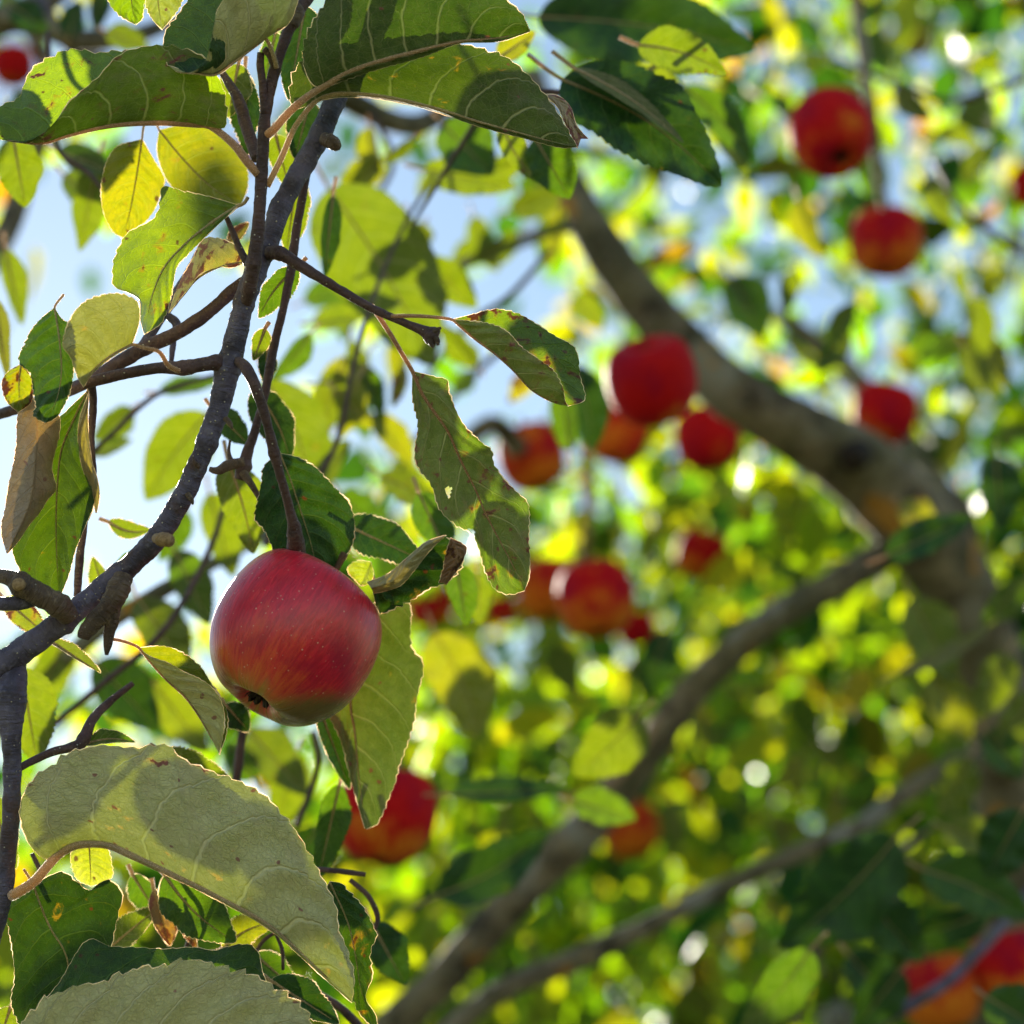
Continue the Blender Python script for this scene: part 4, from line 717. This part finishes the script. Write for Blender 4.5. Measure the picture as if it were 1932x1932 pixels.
tr0 = P(1925, 2000, 1.93)
tube_obj('trunk', resample([tuple(tr0 + Vector((0, .0, .1))), tuple(tr0), (tr0.x + .02, tr0.y + .02, .6), (tr0.x + .03, tr0.y + .02, -.1)], 40), np.linspace(.045, .07, 41), BT, LIMB, 20, .08, 30)
limb('knot', [(1625, 845, 64, -2), (1612, 860, 60, -5), (1606, 866, 50, -6.6), (1604, 868, 24, -6.8)], 1.88, mat=KNOT, seg=14, step=3)
limb('limb', [(1800, 1010, 100, 10), (1745, 900, 70, 40), (1650, 770, 54, 60), (1590, 690, 46, 70), (1530, 640, 40, 75), (1460, 590, 26, 80)], 1.88)
limb('limb', [(1800, 960, 90, 0), (1690, 1035, 64, -6), (1570, 1105, 58, -10), (1455, 1170, 57, -12), (1380, 1232, 59, -12), (1300, 1312, 64, -12), (1232, 1400, 69, -12), (1165, 1495, 74, -12), (1085, 1582, 76, -12), (995, 1672, 75, -12), (900, 1775, 73, -12), (815, 1868, 72, -12), (730, 1945, 72, -12), (600, 2100, 76, -10)], 1.95, nodes=((1060, 1600, .08, 30), (1170, 1480, .06, 25)))
limb('limb', [(1905, 1440, 60, 0), (1850, 1434, 46, -4), (1765, 1460, 36, -8), (1700, 1502, 36, -10), (1620, 1560, 34, -12), (1500, 1612, 34, -14), (1380, 1668, 34, -16), (1240, 1738, 35, -18), (1090, 1810, 44, -20), (960, 1862, 42, -22), (860, 1935, 40, -24), (760, 2040, 36, -26)], 1.9)
limb('limb', [(1700, 2050, 130, -20), (1560, 1880, 60, 10), (1590, 1780, 54, 20), (1650, 1640, 44, 40)], 2.1)
limb('twig', [(1070, 425, 34, 2), (1010, 445, 25, -4), (960, 465, 23, -10), (905, 486, 22, -16), (860, 505, 21, -20), (830, 532, 18, -24), (800, 560, 12, -28)], 1.75, seg=12)
limb('twig', [(1238, 1360, 22, -14), (1208, 1412, 22, -16), (1175, 1455, 21, -18), (1135, 1490, 20, -20), (1085, 1508, 18, -22)], 1.9, seg=10, mat=CUT)
limb('twig', [(1100, 840, 20, 10), (1112, 920, 22, 10), (1108, 1000, 20, 10), (1098, 1060, 14, 12)], 2.0, seg=10, mat=CUT)
limb('twig', [(1610, -60, 30, 6), (1618, 20, 26, 4), (1634, 140, 24, 2), (1650, 260, 20, 0), (1658, 330, 18, 0), (1668, 392, 16, 2)], 1.75, seg=10, mat=LIMB)
limb('twig', [(1640, 1940, 26, -30), (1700, 1905, 24, -30), (1780, 1858, 22, -28), (1850, 1790, 22, -24), (1900, 1735, 20, -16), (1960, 1660, 18, -10)], 1.75, seg=10, mat=TWIG)
limb('limb', [(560, 150, 40, 0), (650, 185, 46, 0), (720, 222, 44, 2), (790, 235, 40, 6), (860, 195, 34, 10), (930, 160, 30, 16), (1010, 170, 30, 24)], 1.5, mat=LIMB, seg=14)
limb('limb', [(90, 1270, 30, 10), (180, 1195, 32, 6), (230, 1160, 30, 4), (300, 1118, 30, 6), (370, 1080, 26, 10), (520, 1000, 20, 20)], 1.15, mat=LIMB, seg=14)
limb('limb', [(980, 850, 40, 10), (930, 800, 40, 8), (900, 815, 38, 8), (870, 850, 36, 8)], 1.9, seg=12)
limb('limb', [(-60, 60, 60, 10), (30, 30, 56, 10), (100, -10, 50, 10), (180, -80, 50, 10)], 1.5, seg=14)
limb('limb', [(60, -20, 30, 10), (110, 60, 30, 10), (150, 100, 26, 12), (200, 110, 18, 14)], 1.45, seg=12, mat=TWIG)
limb('limb', [(-40, 520, 50, 0), (20, 420, 44, 6), (60, 300, 40, 10), (110, 180, 40, 10)], 1.6, seg=12)

limb('limb', [(-40, 40, 40, 10), (60, 44, 44, 10), (150, 75, 44, 12), (240, 70, 36, 14), (330, 40, 26, 20)], 1.35, seg=12)
limb('limb', [(60, 60, 30, 20), (84, 110, 28, 20), (100, 190, 24, 22), (110, 260, 20, 26)], 1.5, seg=12)
# blurred single leaves that stand out
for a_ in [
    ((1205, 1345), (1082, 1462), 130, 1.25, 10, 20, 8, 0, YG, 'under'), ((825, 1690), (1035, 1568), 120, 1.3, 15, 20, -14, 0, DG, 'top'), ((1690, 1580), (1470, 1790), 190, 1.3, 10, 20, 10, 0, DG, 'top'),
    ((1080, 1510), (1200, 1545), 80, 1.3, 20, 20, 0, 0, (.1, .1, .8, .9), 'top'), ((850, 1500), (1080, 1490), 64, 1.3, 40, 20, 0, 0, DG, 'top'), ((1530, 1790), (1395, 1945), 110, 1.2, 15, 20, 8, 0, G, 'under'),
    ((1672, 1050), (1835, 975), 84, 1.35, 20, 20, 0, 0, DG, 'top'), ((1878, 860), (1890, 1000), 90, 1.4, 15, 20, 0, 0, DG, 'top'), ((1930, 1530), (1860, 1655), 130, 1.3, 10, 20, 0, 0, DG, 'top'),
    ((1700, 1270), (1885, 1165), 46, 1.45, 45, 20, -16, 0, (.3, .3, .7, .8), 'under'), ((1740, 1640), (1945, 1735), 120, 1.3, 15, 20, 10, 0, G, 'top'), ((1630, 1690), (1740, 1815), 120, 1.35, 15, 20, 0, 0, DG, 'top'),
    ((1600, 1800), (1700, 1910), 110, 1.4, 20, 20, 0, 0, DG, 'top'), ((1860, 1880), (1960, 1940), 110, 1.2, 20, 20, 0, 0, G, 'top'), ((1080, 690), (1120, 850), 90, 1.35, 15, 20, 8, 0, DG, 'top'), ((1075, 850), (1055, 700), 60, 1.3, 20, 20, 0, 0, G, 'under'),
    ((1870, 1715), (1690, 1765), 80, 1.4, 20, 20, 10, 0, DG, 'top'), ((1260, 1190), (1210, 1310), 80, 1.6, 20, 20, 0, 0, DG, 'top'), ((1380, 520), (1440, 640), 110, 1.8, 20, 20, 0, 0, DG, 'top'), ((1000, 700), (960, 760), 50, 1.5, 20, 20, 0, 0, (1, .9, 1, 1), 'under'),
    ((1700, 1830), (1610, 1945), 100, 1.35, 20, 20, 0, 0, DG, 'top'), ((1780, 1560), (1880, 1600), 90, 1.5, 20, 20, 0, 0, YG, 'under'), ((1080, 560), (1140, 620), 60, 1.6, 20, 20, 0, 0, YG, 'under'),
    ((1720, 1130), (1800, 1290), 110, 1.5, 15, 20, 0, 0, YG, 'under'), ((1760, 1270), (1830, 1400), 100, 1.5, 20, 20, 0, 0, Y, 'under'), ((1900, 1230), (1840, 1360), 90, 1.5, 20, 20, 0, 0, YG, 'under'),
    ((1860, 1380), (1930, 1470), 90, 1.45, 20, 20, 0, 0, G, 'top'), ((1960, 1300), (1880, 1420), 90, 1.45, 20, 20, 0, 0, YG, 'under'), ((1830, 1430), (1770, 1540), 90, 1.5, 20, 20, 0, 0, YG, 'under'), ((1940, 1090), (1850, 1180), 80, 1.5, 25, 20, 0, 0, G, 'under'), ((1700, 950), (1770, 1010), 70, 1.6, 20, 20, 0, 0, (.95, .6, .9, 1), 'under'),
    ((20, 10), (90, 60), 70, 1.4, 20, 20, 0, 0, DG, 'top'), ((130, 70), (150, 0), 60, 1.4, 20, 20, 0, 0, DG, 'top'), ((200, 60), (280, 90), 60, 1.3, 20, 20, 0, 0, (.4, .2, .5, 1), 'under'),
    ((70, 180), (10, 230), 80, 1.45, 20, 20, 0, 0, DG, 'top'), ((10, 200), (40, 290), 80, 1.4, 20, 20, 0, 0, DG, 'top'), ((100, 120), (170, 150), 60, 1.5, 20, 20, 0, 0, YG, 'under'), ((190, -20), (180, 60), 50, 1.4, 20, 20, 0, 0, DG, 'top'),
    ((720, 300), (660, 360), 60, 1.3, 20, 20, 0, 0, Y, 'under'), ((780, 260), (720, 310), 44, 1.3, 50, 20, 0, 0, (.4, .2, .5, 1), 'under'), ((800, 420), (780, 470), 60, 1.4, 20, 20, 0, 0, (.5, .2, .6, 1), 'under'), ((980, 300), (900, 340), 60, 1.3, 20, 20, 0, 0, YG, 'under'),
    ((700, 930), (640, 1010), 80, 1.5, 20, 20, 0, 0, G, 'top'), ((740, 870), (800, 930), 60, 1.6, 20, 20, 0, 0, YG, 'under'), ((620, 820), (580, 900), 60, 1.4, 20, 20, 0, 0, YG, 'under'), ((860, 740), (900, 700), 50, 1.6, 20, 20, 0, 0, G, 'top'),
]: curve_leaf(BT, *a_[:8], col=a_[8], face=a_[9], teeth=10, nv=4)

r_ = random.Random(21)
for (x0, x1, y0, y1, n, d0, d1, par) in ((640, 1060, 190, 700, 21, 1.25, 1.8, BT), (560, 720, 560, 900, 8, 1.15, 1.5, FT), (1380, 1930, 1300, 1930, 26, 2.0, 2.4, BT), (1400, 1930, 60, 700, 16, 1.5, 1.8, BT), (830, 1400, 1250, 1930, 16, 2.0, 2.4, BT)):
    for _ in range(n):
        bx, by = r_.uniform(x0, x1), r_.uniform(y0, y1); an = math.radians(r_.gauss(80, 45)); d_ = r_.uniform(d0, d1); ln = r_.uniform(95, 150) * 1.3 / d_
        if any(math.hypot(bx + math.cos(an) * ln * f_ - ax, by + math.sin(an) * ln * f_ - ay) < ar + ln * .35 and d_ < ad for ax, ay, ar, ad in APPLES for f_ in (0, .5, 1)): continue
        c_ = r_.choice([YG, YG, YG, Y, G, (.4, .2, .45, 1)])
        curve_leaf(par, (bx, by), (bx + math.cos(an) * ln, by + math.sin(an) * ln), ln * r_.uniform(.48, .62), d_, r_.uniform(-35, 35), 22, r_.uniform(-10, 10), 0, col=c_, face=r_.choice(['under', 'under', 'top']), teeth=9, nv=4)
for d_, q in ((1.45, [(1040, 470, 11, 0), (960, 560, 12, 0), (900, 600, 12, 0), (840, 660, 11, 2), (800, 720, 8, 4)]), (1.5, [(700, 210, 12, 0), (740, 300, 12, 0), (700, 400, 10, 2), (690, 520, 8, 4)]), (1.6, [(1000, 620, 12, 0), (900, 700, 13, 0), (780, 840, 12, 0), (700, 980, 10, 4)]), (1.6, [(1500, 1930, 16, 0), (1560, 1760, 15, 0), (1680, 1620, 13, 2), (1760, 1560, 9, 4)]), (1.7, [(1930, 150, 14, 0), (1800, 190, 13, 0), (1700, 160, 11, 2), (1560, 110, 9, 4)]), (1.7, [(1930, 480, 14, 0), (1820, 400, 12, 0), (1760, 300, 10, 2)])):
    wood('twig', q, BT, SHOOT, depth0=d_, step=8, seg=8)

# ------------------------------------------------------------------ masses of leaves further back
def leaf_proto(k):
    r = random.Random(k); V = []; F = []; nu, hw = 5, .29 + .05 * r.random(); fo = r.uniform(.15, .5); bend = r.uniform(.1, .45)
    for i in range(nu + 1):
        u = i / nu; w_ = hw * max(0.02, math.sin(math.pi * min(1, u * .96 + .02) ** .8)) ** .75
        for s_ in (-1, 0, 1):
            V.append((s_ * w_ * math.cos(fo), u - .02, -bend * u * u * .6 + abs(s_) * w_ * math.sin(fo) + .03 * r.uniform(-1, 1)))
    for i in range(nu):
        for j in range(2): a_ = i * 3 + j; F.append((a_, a_ + 1, a_ + 4, a_ + 3))
    return np.array(V), F
PROTO = [leaf_proto(k) for k in range(6)]
PME = [mesh('leaf', v, f, [BLEAF]) for v, f in PROTO]
def orient(n):
    """random leaf poses: the tip droops and swings, the blade mostly faces sideways and up"""
    az = rng.uniform(0, 2 * np.pi, n); dip = np.radians(rng.normal(-42, 30, n))
    y = np.stack([np.cos(az) * np.cos(dip), np.sin(az) * np.cos(dip), np.sin(dip)], 1)
    r = rng.normal(size=(n, 3)); r[:, 2] = np.abs(r[:, 2]) * .9; z = r - y * (r * y).sum(1)[:, None]; z /= np.linalg.norm(z, axis=1)[:, None] + 1e-9
    x = np.cross(y, z); return np.stack([x, y, z], 2)
def cover(px, py):
    """how thickly the crowns are leaved, by direction: thin towards the sun and the open sky, dense low down"""
    ss = lambda x, a_, b_: np.clip((x - a_) / (b_ - a_), 0, 1) ** 2 * (3 - 2 * np.clip((x - a_) / (b_ - a_), 0, 1))
    right = ss(px, 950, 1250); mid = ss(px, 500, 720) * (1 - right); left = (1 - ss(px, 500, 720))
    d = right * (.52 + .48 * ss(py, 620, 980)) + mid * (.05 + .95 * ss(py, 800, 1050)) + left * (.03 + .8 * ss(py, 1120, 1350) + .35 * (1 - ss(py, 180, 420)))
    return np.clip(d, 0, 1)
def clump(p, f, seed):
    return np.array([mnoise.noise(Vector(q) * f + Vector((seed, 0, 0))) for q in p])
def scatter(n, d0, d1, xr=(-500, 2450), yr=(-500, 2450), seed=0, cl=.55, pw=1.0):
    d = d0 + (d1 - d0) * rng.random(n) ** pw; px = rng.uniform(*xr, n); py = rng.uniform(*yr, n)
    keep = rng.random(n) < cover(px, py); px, py, d = px[keep], py[keep], d[keep]
    pos = np.array(CAM)[None] + (np.array(FWD)[None] + np.array(RT)[None] * ((px / S - .5) * 2 * HALF)[:, None] + np.array(UP)[None] * ((.5 - py / S) * 2 * HALF)[:, None]) * d[:, None]
    for ax, ay, ar, ad in APPLES:
        hide = (np.hypot(px - ax, py - ay) < ar + 110 / d) & (d < ad + .03); px, py, d, pos = px[~hide], py[~hide], d[~hide], pos[~hide]
    k = (clump(pos, 2.6 / max(1, d0 * .5), seed) > rng.uniform(-.9, .35, len(pos)) * cl) & (pos[:, 2] > .5)
    return pos[k], px[k], py[k], d[k]
def stuff_leaves(name, pos, size, parent, label=None):
    n = len(pos); A = orient(n); kind = rng.integers(0, len(PROTO), n); VV = []; FF = []; b = 0
    for k, (v, f) in enumerate(PROTO):
        i = np.where(kind == k)[0]
        if not len(i): continue
        w_ = np.einsum('nab,vb->nva', A[i], v) * size[i][:, None, None] + pos[i][:, None, :]
        VV.append(w_.reshape(-1, 3)); fa = np.array(f)[None] + (np.arange(len(i)) * len(v))[:, None, None] + b; FF.append(fa.reshape(-1, 4)); b += len(i) * len(v)
    V = np.concatenate(VV).astype(np.float32); F = np.concatenate(FF).astype(np.int32)
    me = bpy.data.meshes.new(name); me.vertices.add(len(V)); me.vertices.foreach_set('co', V.ravel()); me.loops.add(F.size); me.loops.foreach_set('vertex_index', F.ravel())
    me.polygons.add(len(F)); me.polygons.foreach_set('loop_start', np.arange(0, F.size, 4, dtype=np.int32)); me.polygons.foreach_set('use_smooth', np.ones(len(F), bool))
    me.materials.append(BLEAF); me.update(calc_edges=True); me.validate()
    o = link(name, me, parent); o['kind'] = 'stuff'; return o
def single_leaves(pos, size, parent):
    A = orient(len(pos))
    for i in range(len(pos)):
        o = bpy.data.objects.new('leaf', PME[random.randrange(len(PME))]); COL.objects.link(o); o.parent = parent
        m = Matrix([[*(A[i][0] * size[i]), pos[i][0]], [*(A[i][1] * size[i]), pos[i][1]], [*(A[i][2] * size[i]), pos[i][2]], [0, 0, 0, 1]])
        o.matrix_basis = Matrix.Translation(-parent.location) @ m
def leaves_for(parent, pos, px, py, d, n_single, lo, hi):
    size = rng.uniform(lo, hi, len(pos)); inside = (px > 20) & (px < 1910) & (py > 20) & (py < 1910)
    score = np.where(inside, size / d, 0); order = np.argsort(-score); big = order[:n_single]; rest = order[n_single:]
    single_leaves(pos[big], size[big], parent); stuff_leaves('foliage', pos[rest], size[rest], parent)

pos, px, py, d = scatter(6500, 2.08, 3.2, seed=1.0)
ok = ~((px > 560) & (px < 1120) & (py < 820) & (rng.random(len(px)) < .5)); pos, px, py, d = pos[ok], px[ok], py[ok], d[ok]
leaves_for(BT, pos, px, py, d, 277, .055, .085)

def far_tree(label, xr, seed, tx, d0, d1, n, lo=.06, hi=.09, single=110):
    base = P(tx, 1500, (d0 + d1) * .5); t = empty('apple_tree', label, 'tree', 'apple trees out of focus further back', (base.x, base.y, 0)); GROWN.add(t.name)
    r = random.Random(int(seed * 10)); h = 1.5
    pts = [(base.x, base.y, -.1), (base.x + .05, base.y, .8), (base.x - .04, base.y + .05, 1.2), (base.x + .06, base.y, h + .2), (base.x, base.y, h + .9), (base.x + .1, base.y, h + 1.7)]
    tube_obj('trunk', resample(pts, 40), np.linspace(.11, .02, 41), t, LIMB, 14, .08, 20)
    for k in range(7):
        a_ = k * 2.4 + r.random(); z = 1.0 + k * .22; l = r.uniform(.7, 1.2)
        q = [(base.x, base.y, z), (base.x + math.cos(a_) * l * .5, base.y + math.sin(a_) * l * .5, z + .35), (base.x + math.cos(a_) * l, base.y + math.sin(a_) * l, z + .5)]
        tube_obj('limb', resample(q, 24), np.linspace(.045, .008, 25), t, LIMB, 10, .08, 20)
    leaves_for(t, *scatter(n, d0, d1, xr, (-500, 2450), seed, .6), single, lo, hi)
far_tree('blurred apple tree beyond the large apple, low behind the left twigs', (-600, 640), 2.0, -250, 3.2, 6.0, 5000)
far_tree('blurred apple tree in the middle, beyond the hanging apple cluster', (640, 1260), 3.0, 930, 3.2, 6.0, 6500)
far_tree('blurred apple tree at right, beyond the thick slanting limb', (1260, 2500), 4.0, 1560, 3.2, 6.0, 10500)

# ------------------------------------------------------------------ orchard rows in the distance
def treeline():
    n = 26000; x = rng.uniform(-7, 9, n); y = 10.5 + rng.normal(0, .7, n)
    top = 4.2 + 2.2 / (1 + np.exp(-(x - .2) * 2.2)) + np.array([.5 * mnoise.noise(Vector((q * 1.3, 0, 4))) for q in x])
    z = .3 + (top - .3) * rng.random(n) ** .8
    pos = np.stack([x, y, z], 1)
    o = stuff_leaves('treeline', pos, rng.uniform(.16, .26, n), None); o['label'] = 'dark far row of orchard trees behind everything'
treeline()
